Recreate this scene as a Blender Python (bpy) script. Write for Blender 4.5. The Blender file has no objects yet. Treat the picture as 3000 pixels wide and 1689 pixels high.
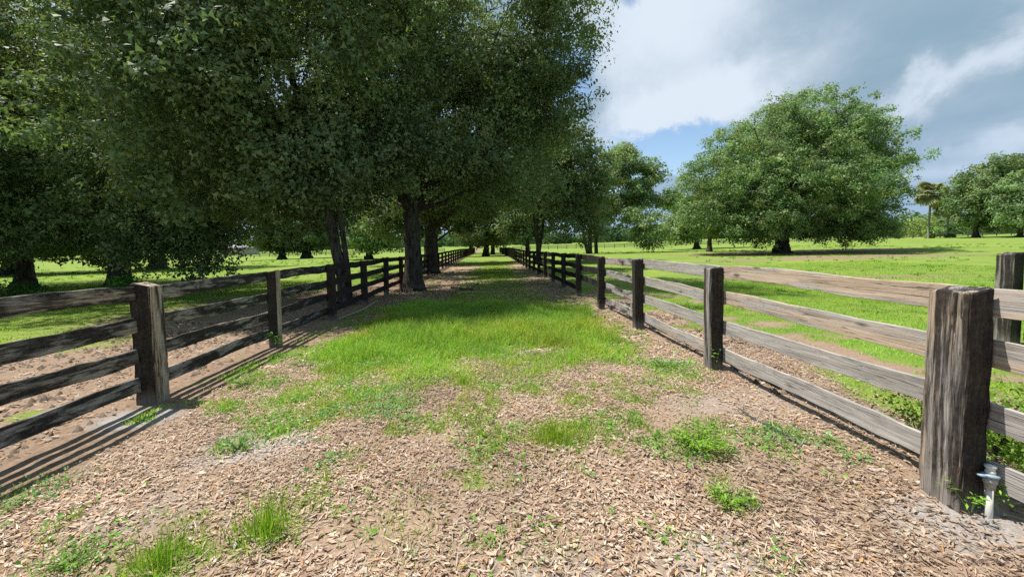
import bpy, math, random
import numpy as np
from mathutils import Vector, Matrix

scene = bpy.context.scene
COL = scene.collection
R = math.radians

# ------------------------------------------------------------------ camera
CAM = Vector((0.0, 0.0, 1.65))
YAW, PITCH, ROLL = R(3.3), R(2.9), R(0.8)
cam = bpy.data.cameras.new("camera")
cam.sensor_width = 36.0
cam.lens = 13.98
cam.shift_y = -0.021
cam.clip_start = 0.05
cam.clip_end = 6000
camo = bpy.data.objects.new("camera", cam)
COL.objects.link(camo)
fw = Vector((math.sin(YAW)*math.cos(PITCH), math.cos(YAW)*math.cos(PITCH), -math.sin(PITCH)))
r0 = Vector((math.cos(YAW), -math.sin(YAW), 0))
u0 = r0.cross(fw)
rr = r0*math.cos(ROLL) - u0*math.sin(ROLL)
uu = u0*math.cos(ROLL) + r0*math.sin(ROLL)
m = Matrix((rr, uu, -fw)).transposed().to_4x4()
m.translation = CAM
camo.matrix_world = m
scene.camera = camo

# ------------------------------------------------------------------ sun, sky, exposure
SUN_EL, SUN_AZ = R(66), R(-72)          # azimuth from +Y, clockwise
sun = bpy.data.lights.new("sun", 'SUN')
sun.energy = 4.6
sun.angle = R(0.55)
sun.color = (1.0, 0.955, 0.88)
suno = bpy.data.objects.new("sun", sun)
COL.objects.link(suno)
sd = Vector((math.sin(SUN_AZ)*math.cos(SUN_EL), math.cos(SUN_AZ)*math.cos(SUN_EL), math.sin(SUN_EL)))
suno.rotation_euler = sd.to_track_quat('Z', 'Y').to_euler()
suno.location = (-40, 20, 60)

scene.view_settings.view_transform = 'Standard'
scene.view_settings.look = 'None'
scene.view_settings.gamma = 1.0
scene.view_settings.exposure = 0.66
scene.view_settings.use_curve_mapping = False
scene.cycles.max_bounces = 8
scene.cycles.diffuse_bounces = 3
scene.cycles.transmission_bounces = 4
scene.cycles.glossy_bounces = 2
scene.cycles.use_denoising = False


class NT:
    """small helper for node trees"""
    def __init__(s, tree):
        s.t = tree
        s.n = tree.nodes
        s.l = tree.links

    def node(s, typ, **kw):
        n = s.n.new(typ)
        for k, v in kw.items():
            setattr(n, k, v)
        return n

    def inp(s, sock, v):
        if v is None:
            return
        if hasattr(v, 'is_linked') or hasattr(v, 'links'):
            s.l.new(v, sock)
        else:
            if hasattr(sock, 'default_value'):
                try:
                    sock.default_value = v
                except Exception:
                    sock.default_value = (v[0], v[1], v[2], 1.0)

    def math(s, op, a, b=None, c=None, clamp=False):
        n = s.node('ShaderNodeMath', operation=op, use_clamp=clamp)
        s.inp(n.inputs[0], a)
        s.inp(n.inputs[1], b)
        s.inp(n.inputs[2], c)
        return n.outputs[0]

    def noise(s, vec, scale, detail=4, rough=0.55, dist=0.0, out='Fac'):
        n = s.node('ShaderNodeTexNoise')
        s.inp(n.inputs['Vector'], vec)
        n.inputs['Scale'].default_value = scale
        n.inputs['Detail'].default_value = detail
        n.inputs['Roughness'].default_value = rough
        n.inputs['Distortion'].default_value = dist
        return n.outputs[out]

    def smooth(s, v, a, b, c=0.0, d=1.0):
        n = s.node('ShaderNodeMapRange', interpolation_type='SMOOTHSTEP')
        s.inp(n.inputs['Value'], v)
        s.inp(n.inputs['From Min'], a)
        s.inp(n.inputs['From Max'], b)
        s.inp(n.inputs['To Min'], c)
        s.inp(n.inputs['To Max'], d)
        return n.outputs['Result']

    def mix(s, f, a, b, blend='MIX'):
        n = s.node('ShaderNodeMix', data_type='RGBA', blend_type=blend)
        s.inp(n.inputs[0], f)
        for sock, v in ((n.inputs[6], a), (n.inputs[7], b)):
            if isinstance(v, (tuple, list)):
                sock.default_value = (v[0], v[1], v[2], 1.0)
            else:
                s.l.new(v, sock)
        return n.outputs[2]

    def mapping(s, vec, scale=(1, 1, 1), loc=(0, 0, 0)):
        n = s.node('ShaderNodeMapping')
        s.inp(n.inputs['Vector'], vec)
        n.inputs['Scale'].default_value = scale
        if isinstance(loc, tuple):
            n.inputs['Location'].default_value = loc
        else:
            s.l.new(loc, n.inputs['Location'])
        return n.outputs[0]

    def attr(s, name, typ='GEOMETRY', out='Fac'):
        n = s.node('ShaderNodeAttribute', attribute_name=name, attribute_type=typ)
        return n.outputs[out]


# world: physical sky with broken cloud
world = bpy.data.worlds.new("World")
scene.world = world
world.use_nodes = True
w = NT(world.node_tree)
for n in list(w.n):
    w.n.remove(n)
sky = w.node('ShaderNodeTexSky', sky_type='NISHITA')
sky.sun_disc = False
sky.sun_elevation = SUN_EL
sky.sun_rotation = SUN_AZ % (2*math.pi)
sky.air_density = 1.0
sky.dust_density = 0.6
sky.ozone_density = 2.0
tc = w.node('ShaderNodeTexCoord')
sep = w.node('ShaderNodeSeparateXYZ')
w.l.new(tc.outputs['Generated'], sep.inputs[0])
dx, dy, dz = sep.outputs[0], sep.outputs[1], sep.outputs[2]
zz = w.math('ADD', w.math('MAXIMUM', dz, 0.0), 0.12)
comb = w.node('ShaderNodeCombineXYZ')
w.inp(comb.inputs[0], w.math('DIVIDE', dx, zz))
w.inp(comb.inputs[1], w.math('DIVIDE', dy, zz))
plane = comb.outputs[0]
az = w.math('MULTIPLY', w.math('ARCTAN2', dx, dy), 57.29578)
el = w.math('MULTIPLY', w.math('ARCSINE', dz), 57.29578)
wob = w.noise(tc.outputs['Generated'], 6.0, 6, 0.6)
wob2 = w.noise(tc.outputs['Generated'], 5.0, 6, 0.62, 0.4)
az = w.math('ADD', az, w.math('MULTIPLY', w.math('SUBTRACT', wob, 0.5), 16.0))
el = w.math('ADD', el, w.math('MULTIPLY', w.math('SUBTRACT', wob2, 0.5), 13.0))


def blob(a, e, sa, se, slope=0.0):
    da = w.math('SUBTRACT', az, a)
    ee = w.math('SUBTRACT', w.math('SUBTRACT', el, e), w.math('MULTIPLY', da, slope))
    u = w.math('POWER', w.math('ABSOLUTE', w.math('DIVIDE', da, sa)), 2.0)
    v = w.math('POWER', w.math('ABSOLUTE', w.math('DIVIDE', ee, se)), 2.0)
    return w.math('EXPONENT', w.math('MULTIPLY', w.math('ADD', u, v), -1.0))


cl = w.noise(plane, 0.55, 8, 0.55, 0.3)
fine = w.noise(plane, 2.2, 8, 0.6, 0.5)
# cover: mostly cloudy, with openings of blue
gap = w.math('ADD', blob(20, 11.0, 15, 3.4, 0.10), w.math('MULTIPLY', blob(-6, 20, 20, 7.5), 0.9))
gap = w.math('ADD', gap, w.math('MULTIPLY', blob(21, 32, 5, 2.5), 0.55))
gap = w.math('ADD', gap, w.math('MULTIPLY', blob(10, 24, 6, 4), 0.7))
cover = w.math('SUBTRACT', w.math('ADD', cl, w.math('MULTIPLY', w.math('SUBTRACT', fine, 0.5), 0.30)), w.math('MULTIPLY', gap, 0.52))
cover = w.smooth(cover, 0.16, 0.33)
# cloud tone: grey-blue bellies, white lit edges
tone = w.math('ADD', w.math('MULTIPLY', w.noise(w.mapping(plane, (1, 1, 1), (5.2, 1.3, 0)), 0.75, 7, 0.55, 0.2), 0.9), w.math('MULTIPLY', w.math('SUBTRACT', fine, 0.5), 0.35))
brite = w.math('ADD', w.math('MULTIPLY', blob(24, 27, 12, 11, -0.2), 0.9), w.math('MULTIPLY', blob(51.5, 16.0, 5.0, 2.4, 0.55), 0.62))
brite = w.math('ADD', brite, w.math('MULTIPLY', blob(27, 17.0, 12, 3.0, 0.2), 0.8))
brite = w.math('ADD', brite, w.math('MULTIPLY', blob(56, 9.0, 6, 1.6, 0.2), 0.55))
brite = w.math('ADD', brite, w.math('MULTIPLY', blob(-48, 32, 26, 16), 0.75))
brite = w.math('ADD', brite, w.math('MULTIPLY', blob(-30, 5, 26, 5), 0.55))
brite = w.math('ADD', brite, w.math('MULTIPLY', blob(49, 6.0, 9, 1.0, 0.03), 0.4))
tone = w.math('ADD', w.math('SUBTRACT', tone, 0.29), brite)
tone = w.smooth(tone, 0.02, 1.05)
cloudcol = w.mix(tone, (1.75, 2.62, 3.4), (4.75, 5.3, 6.0))
skycol = w.mix(1.0, sky.outputs[0], (1.15, 1.16, 1.12), 'MULTIPLY')
low = w.smooth(el, 17.0, 2.0)
cloudcol = w.mix(w.math('MULTIPLY', low, 0.62), cloudcol, (2.65, 3.65, 4.95))
col = w.mix(cover, skycol, cloudcol)
bg = w.node('ShaderNodeBackground')
w.l.new(col, bg.inputs[0])
bg.inputs[1].default_value = 0.10
wo = w.node('ShaderNodeOutputWorld')
w.l.new(bg.outputs[0], wo.inputs[0])


# ------------------------------------------------------------------ numpy helpers
def hashf(ix, iy, iz, seed):
    h = (ix.astype(np.int64)*374761393 + iy.astype(np.int64)*668265263 + iz.astype(np.int64)*2147483647 + seed*974634777) & 0xFFFFFFFF
    h = ((h ^ (h >> 13))*1274126177) & 0xFFFFFFFF
    h = ((h ^ (h >> 16))*2246822519) & 0xFFFFFFFF
    h = h ^ (h >> 15)
    return (h & 0xFFFFFF)/float(0xFFFFFF)


def vnoise(x, y, z=None, seed=0):
    if z is None:
        z = np.zeros_like(x)
    ix, iy, iz = np.floor(x), np.floor(y), np.floor(z)
    fx, fy, fz = x-ix, y-iy, z-iz
    fx, fy, fz = [t*t*(3-2*t) for t in (fx, fy, fz)]
    r = 0
    for a in (0, 1):
        for b in (0, 1):
            for c in (0, 1):
                wgt = (fx if a else 1-fx)*(fy if b else 1-fy)*(fz if c else 1-fz)
                r = r + wgt*hashf(ix+a, iy+b, iz+c, seed)
    return r


def fbm(x, y, z=None, seed=0, oct=4):
    s, amp, tot = 0, 1.0, 0
    for o in range(oct):
        k = 2.0**o
        s = s + amp*vnoise(x*k+o*17.3, y*k+o*5.1, None if z is None else z*k, seed+o)
        tot += amp
        amp *= 0.5
    return s/tot


def sst(v, a, b):
    t = np.clip((v-a)/(b-a), 0, 1)
    return t*t*(3-2*t)


XR, XL = 2.80, -3.72              # lane-side faces of the posts of the two fences


def ground(x, y):
    x = np.asarray(x, float)
    y = np.asarray(y, float)
    h = 0.011*np.clip(x, -170, 170)
    h = h + 0.012*np.clip(x-40, 0, 130) + 0.003*np.clip(y-30, 0, 150)
    h = h + 0.011*np.clip(y-150, 0, 260)
    far = np.clip((np.hypot(x, y)-12)/40, 0, 1)
    h = h + far*0.35*(fbm(x*0.035, y*0.035, seed=3, oct=2)-0.5)
    # worn track hollows, loose soil
    near = np.exp(-np.hypot(x, y-4)**2/180.0)
    h = h + near*(0.05*(fbm(x*0.8, y*0.8, seed=8, oct=3)-0.5))
    h = h + near*np.clip((XL-0.1-x)/1.0, 0, 1)*0.05*(fbm(x*4, y*4, seed=12, oct=3)-0.5)
    return h


def gz(x, y):
    return float(ground(np.array([x]), np.array([y]))[0])


def mesh_tri(name, V, F, mat, colors=None, smooth=False, parent=None, attrs=None):
    V = np.ascontiguousarray(V, dtype=np.float32)
    F = np.ascontiguousarray(F, dtype=np.int32)
    k = F.shape[1]
    me = bpy.data.meshes.new(name)
    me.vertices.add(len(V))
    me.vertices.foreach_set('co', V.ravel())
    me.loops.add(F.size)
    me.loops.foreach_set('vertex_index', F.ravel())
    me.polygons.add(len(F))
    me.polygons.foreach_set('loop_start', np.arange(0, F.size, k, dtype=np.int32))
    if smooth:
        me.polygons.foreach_set('use_smooth', np.ones(len(F), dtype=bool))
    if colors is not None:
        a = me.attributes.new('tint', 'FLOAT_COLOR', 'POINT')
        c = np.ones((len(V), 4), np.float32)
        c[:, :3] = colors
        a.data.foreach_set('color', c.ravel())
    if attrs:
        for an, av in attrs.items():
            a = me.attributes.new(an, 'FLOAT', 'POINT')
            a.data.foreach_set('value', np.ascontiguousarray(av, dtype=np.float32))
    me.update(calc_edges=True)
    me.validate()
    if mat:
        me.materials.append(mat)
    o = bpy.data.objects.new(name, me)
    COL.objects.link(o)
    if parent is not None:
        o.parent = parent
    return o


def tag(o, label=None, cat=None, group=None, kind=None):
    if label:
        o['label'] = label
    if cat:
        o['category'] = cat
    if group:
        o['group'] = group
    if kind:
        o['kind'] = kind
    return o


def empty(name, loc, label, cat, group=None):
    o = bpy.data.objects.new(name, None)
    o.empty_display_size = 0.2
    COL.objects.link(o)
    o.location = loc
    return tag(o, label, cat, group)


def link_copy(src, name, parent):
    o = src.copy()
    o.name = name
    COL.objects.link(o)
    o.parent = parent
    return o


# ------------------------------------------------------------------ materials
def new_mat(name):
    mt = bpy.data.materials.new(name)
    mt.use_nodes = True
    t = NT(mt.node_tree)
    b = t.n['Principled BSDF']
    return mt, t, b


def leaf_material(name, col, trans=0.35, gloss=0.5, spec=0.3, vary=0.25, hue=(1, 1, 1)):
    mt, t, b = new_mat(name)
    tint = t.attr('tint', out='Color')
    c = t.mix(1.0, tint, col, 'MULTIPLY')
    t.l.new(c, b.inputs['Base Color'])
    b.inputs['Roughness'].default_value = gloss
    b.inputs['Specular IOR Level'].default_value = spec
    tr = t.node('ShaderNodeBsdfTranslucent')
    c2 = t.mix(1.0, c, (1.25*hue[0], 1.3*hue[1], 0.55*hue[2]), 'MULTIPLY')
    t.l.new(c2, tr.inputs[0])
    mx = t.node('ShaderNodeMixShader')
    mx.inputs[0].default_value = trans
    t.l.new(b.outputs[0], mx.inputs[1])
    t.l.new(tr.outputs[0], mx.inputs[2])
    out = t.n['Material Output']
    t.l.new(mx.outputs[0], out.inputs['Surface'])
    return mt


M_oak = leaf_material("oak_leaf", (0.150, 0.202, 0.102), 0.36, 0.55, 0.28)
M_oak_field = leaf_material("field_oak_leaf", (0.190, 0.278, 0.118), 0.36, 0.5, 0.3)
M_airy_leaf = leaf_material("airy_oak_leaf", (0.25, 0.335, 0.165), 0.4, 0.5, 0.3)
M_far_leaf = leaf_material("far_leaf", (0.16, 0.235, 0.098), 0.3, 0.6, 0.2)
M_palm = leaf_material("palm_frond", (0.27, 0.28, 0.14), 0.3, 0.5, 0.3)
M_grass = leaf_material("grass_blade", (0.245, 0.415, 0.066), 0.45, 0.55, 0.2)
M_weed = leaf_material("weed_leaf", (0.15, 0.34, 0.06), 0.38, 0.5, 0.25)
M_litter = leaf_material("dry_leaf", (1, 1, 1), 0.12, 0.6, 0.15, hue=(0.8, 0.75, 1.3))


def bark_material():
    mt, t, b = new_mat("bark")
    tc = t.node('ShaderNodeTexCoord')
    v = t.mapping(tc.outputs['Object'], (13, 13, 2.4))
    n1 = t.noise(v, 1.0, 6, 0.65, 0.6)
    n2 = t.noise(tc.outputs['Object'], 1.3, 4, 0.6)
    n3 = t.noise(tc.outputs['Object'], 22.0, 3, 0.6)
    c = t.mix(t.smooth(n1, 0.32, 0.66), (0.018, 0.015, 0.012), (0.105, 0.090, 0.074))
    c = t.mix(t.math('MULTIPLY', t.smooth(n2, 0.48, 0.7), 0.55), c, (0.125, 0.125, 0.10))
    c = t.mix(t.math('MULTIPLY', t.smooth(n3, 0.58, 0.72), 0.3), c, (0.19, 0.19, 0.165))
    t.l.new(c, b.inputs['Base Color'])
    b.inputs['Roughness'].default_value = 0.9
    b.inputs['Specular IOR Level'].default_value = 0.15
    bp = t.node('ShaderNodeBump')
    bp.inputs['Strength'].default_value = 1.0
    bp.inputs['Distance'].default_value = 0.09
    t.l.new(n1, bp.inputs['Height'])
    t.l.new(bp.outputs[0], b.inputs['Normal'])
    return mt


M_bark = bark_material()


def wood_material(name, axis):
    """weathered timber: grain along local x (boards) or z (posts), remains of black paint by obj['paint'],
    warm bare wood by obj['warm']"""
    mt, t, b = new_mat(name)
    tc = t.node('ShaderNodeTexCoord')
    oi = t.node('ShaderNodeObjectInfo')
    off = t.node('ShaderNodeCombineXYZ')
    for i, k in enumerate((37.0, 91.0, 53.0)):
        t.inp(off.inputs[i], t.math('MULTIPLY', oi.outputs['Random'], k))
    base = t.node('ShaderNodeVectorMath', operation='ADD')
    t.l.new(tc.outputs['Object'], base.inputs[0])
    t.l.new(off.outputs[0], base.inputs[1])
    p = base.outputs[0]
    if axis == 'x':
        g1, g2, g3, g4 = (1.3, 30, 30), (5, 150, 150), (0.8, 7, 7), (2.2, 9, 9)
    else:
        g1, g2, g3, g4 = (24, 24, 1.1), (120, 120, 4.5), (7, 7, 0.8), (16, 16, 1.0)
    n1 = t.noise(t.mapping(p, g1), 1.0, 5, 0.6, 0.8 if axis == 'x' else 0.25)
    n2 = t.noise(t.mapping(p, g2), 1.0, 3, 0.6, 0.2)
    n3 = t.noise(t.mapping(p, g3), 1.0, 4, 0.55, 0.6)
    n4 = t.noise(t.mapping(p, g4), 1.0, 6, 0.68, 0.4 if axis == 'x' else 0.1)
    n5 = t.noise(p, 26.0, 4, 0.65)
    paint = t.attr('paint', 'OBJECT')
    warm = t.attr('warm', 'OBJECT')
    grey = t.mix(t.smooth(n1, 0.3, 0.7), (0.27, 0.25, 0.235), (0.47, 0.44, 0.415))
    tan = t.mix(t.smooth(n1, 0.3, 0.7), (0.37, 0.275, 0.20), (0.57, 0.46, 0.36))
    wm = t.smooth(t.math('ADD', n3, t.math('SUBTRACT', warm, 0.5)), 0.42, 0.62)
    c = t.mix(wm, grey, tan)
    # fine dark cracks along the grain
    c = t.mix(t.math('MULTIPLY', t.smooth(n2, 0.60, 0.74), 0.55), c, (0.075, 0.062, 0.055))
    c = t.mix(t.math('MULTIPLY', t.smooth(n1, 0.66, 0.78), 0.6), c, (0.06, 0.05, 0.045))
    n6 = t.noise(t.mapping(p, (0.9, 55, 55) if axis == 'x' else (45, 45, 0.8)), 1.0, 2, 0.5, 0.35)
    crack = t.smooth(t.math('ABSOLUTE', t.math('SUBTRACT', n6, 0.5)), 0.022, 0.004)
    c = t.mix(t.math('MULTIPLY', t.math('MULTIPLY', crack, t.smooth(n3, 0.40, 0.55)), 0.85), c, (0.030, 0.025, 0.022))
    mott = t.noise(p, 9.0, 6, 0.7)
    c = t.mix(t.math('MULTIPLY', t.smooth(mott, 0.54, 0.72), 0.36), c, (0.13, 0.12, 0.112))
    c = t.mix(t.math('MULTIPLY', t.smooth(mott, 0.44, 0.30), 0.25), c, (0.50, 0.475, 0.45))
    # knots
    vo = t.node('ShaderNodeTexVoronoi')
    t.l.new(t.mapping(p, (1.6, 5, 5) if axis == 'x' else (5, 5, 1.6)), vo.inputs['Vector'])
    vo.inputs['Scale'].default_value = 1.0
    kn = t.smooth(vo.outputs['Distance'], 0.14, 0.05)
    c = t.mix(t.math('MULTIPLY', kn, 0.75), c, (0.06, 0.045, 0.04))
    # algae / old black paint, plus shade painted on the -y faces of posts
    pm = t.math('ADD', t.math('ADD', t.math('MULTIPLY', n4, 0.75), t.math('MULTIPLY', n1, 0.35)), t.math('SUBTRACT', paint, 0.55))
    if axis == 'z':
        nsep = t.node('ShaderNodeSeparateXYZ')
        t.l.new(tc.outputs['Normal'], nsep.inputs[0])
        pm = t.math('ADD', pm, t.math('MULTIPLY', t.smooth(nsep.outputs[1], -0.35, -0.8), 0.5))  # camera-side faces blackened: their shade is in the colour with the old paint
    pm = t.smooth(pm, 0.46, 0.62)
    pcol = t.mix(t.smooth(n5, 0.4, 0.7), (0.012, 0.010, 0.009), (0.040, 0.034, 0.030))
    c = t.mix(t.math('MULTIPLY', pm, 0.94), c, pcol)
    c = t.mix(t.math('MULTIPLY', t.smooth(n5, 0.64, 0.76), 0.14), c, (0.38, 0.37, 0.34))
    if axis == 'z':
        # dirt splashed on the foot, stain below the top
        sp = t.node('ShaderNodeSeparateXYZ')
        t.l.new(tc.outputs['Object'], sp.inputs[0])
        ft = t.math('MULTIPLY', t.smooth(t.math('ADD', sp.outputs[2], t.math('MULTIPLY', n4, 0.25)), 0.36, 0.10), 0.6)
        c = t.mix(ft, c, (0.27, 0.245, 0.225))
    t.l.new(c, b.inputs['Base Color'])
    b.inputs['Roughness'].default_value = 0.88
    b.inputs['Specular IOR Level'].default_value = 0.15
    bp = t.node('ShaderNodeBump')
    bp.inputs['Strength'].default_value = 0.75
    bp.inputs['Distance'].default_value = 0.006
    hh = t.math('ADD', t.math('ADD', t.math('MULTIPLY', n1, -0.6), t.math('MULTIPLY', n2, -0.5)), t.math('MULTIPLY', crack, -0.9))
    t.l.new(hh, bp.inputs['Height'])
    t.l.new(bp.outputs[0], b.inputs['Normal'])
    return mt


M_board = wood_material("weathered_board", 'x')
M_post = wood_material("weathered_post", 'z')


def simple_mat(name, col, rough=0.6, spec=0.3, nscale=12, namt=0.25):
    mt, t, b = new_mat(name)
    tc = t.node('ShaderNodeTexCoord')
    n = t.noise(tc.outputs['Object'], nscale, 4, 0.6)
    c = t.mix(t.math('MULTIPLY', t.smooth(n, 0.35, 0.7), namt), col, tuple(k*0.45 for k in col))
    t.l.new(c, b.inputs['Base Color'])
    b.inputs['Roughness'].default_value = rough
    b.inputs['Specular IOR Level'].default_value = spec
    return mt


M_pvc = simple_mat("white_plastic", (0.72, 0.71, 0.66), 0.4, 0.4, 30, 0.3)
M_valve = simple_mat("blue_grey_plastic", (0.30, 0.39, 0.48), 0.45, 0.4, 40, 0.3)
M_coupling = simple_mat("grey_plastic", (0.42, 0.40, 0.38), 0.6, 0.3, 40, 0.5)
M_hose = simple_mat("dark_hose", (0.055, 0.07, 0.075), 0.5, 0.4, 60, 0.4)
M_stick = simple_mat("dead_wood", (0.17, 0.14, 0.115), 0.9, 0.1, 30, 0.6)
M_pale_stick = simple_mat("pale_dead_wood", (0.36, 0.31, 0.26), 0.9, 0.1, 30, 0.5)
M_stem = simple_mat("green_stem", (0.13, 0.2, 0.06), 0.7, 0.2, 30, 0.4)
M_palm_trunk = simple_mat("palm_trunk", (0.30, 0.27, 0.22), 0.9, 0.1, 5, 0.5)
M_house_roof = simple_mat("roof_sheet", (0.34, 0.31, 0.31), 0.6, 0.3, 1, 0.2)
M_house_wall = simple_mat("pale_wall", (0.42, 0.38, 0.36), 0.8, 0.2, 1, 0.2)


# ------------------------------------------------------------------ cover of the ground: what grows where
SPOTS = [  # x, y, radius, weight : patches of green in the leaf litter
    (-1.35, 2.34, 0.20, 1.0), (-1.75, 2.15, 0.24, 0.9), (-2.2, 2.2, 0.25, 0.45), (0.55, 3.42, 0.34, 0.95), (0.28, 3.5, 0.2, 0.6),
    (1.65, 3.0, 0.28, 0.75), (1.50, 2.34, 0.14, 0.8), (1.58, 2.6, 0.14, 0.6), (-1.2, 2.85, 0.09, 0.9), (-0.88, 3.65, 0.14, 0.9),
    (-0.3, 3.95, 0.3, 0.6), (0.45, 4.45, 0.25, 0.75), (-2.85, 4.35, 0.18, 0.95), (-2.2, 3.45, 0.2, 0.4), (-0.62, 2.4, 0.3, 0.35),
    (-0.5, 2.15, 0.25, 0.35), (2.3, 4.9, 0.4, 0.65), (1.9, 3.35, 0.3, 0.4), (-2.9, 5.2, 0.4, 0.6), (-1.9, 4.1, 0.45, 0.8),
    (-1.1, 4.2, 0.4, 0.7), (0.9, 4.1, 0.25, 0.6), (1.4, 4.3, 0.2, 0.7), (0.1, 2.9, 0.2, 0.3), (0.3, 2.1, 0.22, 0.3), (2.2, 2.9, 0.2, 0.3),
    (-0.1, 3.3, 0.25, 0.4), (2.15, 4.2, 0.2, 0.35), (-3.3, 2.9, 0.3, 0.35),
]
SANDS = [(-2.05, 3.5, 0.42, 1.0), (-3.62, 4.2, 0.32, 0.9), (2.66, 2.05, 0.30, 0.9), (0.3, 1.9, 0.3, 0.5), (2.5, 5.25, 0.3, 0.8), (2.4, 3.9, 0.7, 0.5),
         (-2.3, 2.6, 0.5, 0.45), (1.15, 1.95, 0.3, 0.6), (-2.9, 3.0, 0.4, 0.4)]


def cover(x, y):
    """grass density 0..1, bare sand 0..1, litter 0..1 and wanted blade height"""
    x = np.asarray(x, float)
    y = np.asarray(y, float)
    n = fbm(x*1.6, y*1.6, seed=21, oct=4)-0.5
    nb = fbm(x*0.45, y*0.45, seed=31, oct=3)-0.5
    nf = fbm(x*6, y*6, seed=41, oct=3)-0.5
    lane = sst(x, XL-0.5, XL+0.2)*(1-sst(x, XR-0.2, XR+0.4))
    # lane: thick mat from about 4.4 m to 11.5 m
    start = 4.45 + 0.32*np.clip(x, 0, 3) - 0.45*np.exp(-((x+1.8)/0.9)**2)
    mat = sst(y + n*2.6 + nf*0.7, start-0.5, start+1.3)
    side = sst(x + n*1.5, -3.0, -2.0)*(1-sst(x + n*1.2, 1.75 + 0.5*sst(y, 7, 4.5), 2.65))
    endm = 1-sst(y + n*3.0 + 0.5*x, 10.0, 12.6)
    g = mat*side*endm
    bare = np.exp(-(((x-0.75)/0.42)**2 + ((y-6.05)/0.28)**2)) + 0.7*np.exp(-(((x-0.2)/0.3)**2 + ((y-5.3)/0.22)**2)) + 0.5*np.exp(-(((x+0.4)/0.9)**2 + ((y-6.35)/0.12)**2))
    g = g*np.clip(1-bare*0.9, 0, 1)
    # under the trees: thin grass in the middle of the lane, leaf litter to the sides
    under = sst(y, 10.5, 13)*(1-sst(y + n*6, 34, 42))
    mid = np.exp(-((x-0.25+n*1.2)/1.7)**4)
    g = np.maximum(g, under*mid*(0.58+0.9*np.clip(n+0.15, 0, 1)))
    farlane = sst(y + n*6, 34, 42)*np.clip(0.6+np.exp(-((x+0.2)/2.6)**6), 0, 1)
    g = np.maximum(g, farlane)
    tall = g*sst(y + n*1.6, 5.0, 7.6)*endm*lane
    tuft = np.zeros_like(g)
    for (sx, sy, sr, sw) in SPOTS:
        d = np.exp(-(((x-sx)**2+(y-sy)**2)/(sr*sr))**1.3)*sw
        tuft = np.maximum(tuft, d)
    scatter = np.clip(nf*1.5+n*1.7-0.10+0.10*sst(y, 2.2, 4.2), 0, 0.6)*sst(y, 1.0, 3.0)*1.2
    g = np.maximum(g, np.maximum(np.clip(tuft+nf*0.6*tuft, 0, 1), scatter))*lane
    # right paddock
    rp = sst(x, XR+0.1, XR+0.5)
    rg = sst((x-XR)*0.40 + n*3.0 + nb*2.2 + 0.10*np.clip(y-5, 0, 20), 0.75, 2.0)
    strip = np.exp(-((x-XR-1.28+n*0.8)/0.26)**2)*sst(y, 1.5, 2.5)*(1-sst(y, 4.2, 5.2))
    rg = np.maximum(rg, strip*0.9)
    dry = np.exp(-(((x-30)/15)**2+((y-32+nb*6)/3.2)**2)) + np.exp(-(((x-36)/16)**2+((y-45)/6.5)**2))*1.2 + 0.75*np.exp(-(((x-16.2)/5)**2+((y-15.4+nb*2)/1.3)**2))
    rg = np.clip(rg-0.85*np.clip(dry, 0, 1), 0, 1)
    g = g*(1-rp)+rg*rp
    # left paddock
    lp = 1-sst(x, XL-0.6, XL-0.15)
    lg = sst((XL-x)*0.62 + n*2.6 + nb*3.0 + 0.16*np.clip(y-3, 0, 6), 1.9, 3.2)
    under_l = np.exp(-(((x+7.2)/3.2)**2+((y-12.5)/4.5)**2))
    lg = np.clip(lg-0.9*np.clip(under_l*(1.1+n*2), 0, 1), 0, 1)
    g = g*(1-lp)+lg*lp
    sand = np.zeros_like(g)
    for (sx, sy, sr, sw) in SANDS:
        sand = np.maximum(sand, sw*np.exp(-(((x-sx)/(sr*1.5))**2+((y-sy)/sr)**2)))
    sand = np.clip(sand+n*0.5*sand, 0, 1)
    lit = lane*(1-sand*0.75)*(1-0.55*np.clip(tall*1.5, 0, 1))*sst(x, XL+0.25, XL+0.9)
    lit = np.maximum(lit, rp*(1-rg)*0.55*(1-sst(y, 8, 16)))
    lit = np.maximum(lit, lp*(1-lg)*0.45*(1-sst(y, 9, 16)))
    hgt = np.where(lane > 0.5, 0.06+0.19*tall, 0.075)
    return np.clip(g, 0, 1), sand, np.clip(lit, 0, 1), hgt, tall


# ------------------------------------------------------------------ ground sheet
def axis(lo, fine_lo, fine_hi, hi, step, ratio):
    a = list(np.arange(fine_lo, fine_hi, step))
    s, v = step, fine_hi
    up = []
    while v < hi:
        up.append(v)
        s *= ratio
        v += s
    up.append(hi)
    s, v = step, fine_lo
    dn = []
    while v > lo:
        s *= ratio
        v -= s
        dn.append(max(v, lo))
    return np.array(sorted(set(dn)) + a + up)


gx = axis(-2200, -6.5, 6.5, 2200, 0.072, 1.07)
gy = axis(-60, 0.6, 9.0, 2600, 0.072, 1.05)
GX, GY = np.meshgrid(gx, gy)
fx, fy = GX.ravel(), GY.ravel()
hz = ground(fx, fy)
gmask, smask, lmask, hmask, tmask = cover(fx, fy)
nearb = np.exp(-((fy-3)/6.0)**2)*np.exp(-(fx/8.0)**2)
hz = hz + nearb*0.022*(fbm(fx*9, fy*9, seed=77, oct=3)-0.5)
left_dirt = np.clip((XL-fx)/0.5, 0, 1)*np.clip((9-fy)/3, 0, 1)*(1-gmask)
hz = hz + left_dirt*0.06*np.clip(fbm(fx*6, fy*6, seed=90, oct=3)-0.5, 0, 1)
nx_, ny_ = len(gx), len(gy)
ii = np.arange((ny_-1)*(nx_-1))
rI, cI = ii//(nx_-1), ii % (nx_-1)
q = np.stack([rI*nx_+cI, rI*nx_+cI+1, (rI+1)*nx_+cI+1, (rI+1)*nx_+cI], 1)


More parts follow.
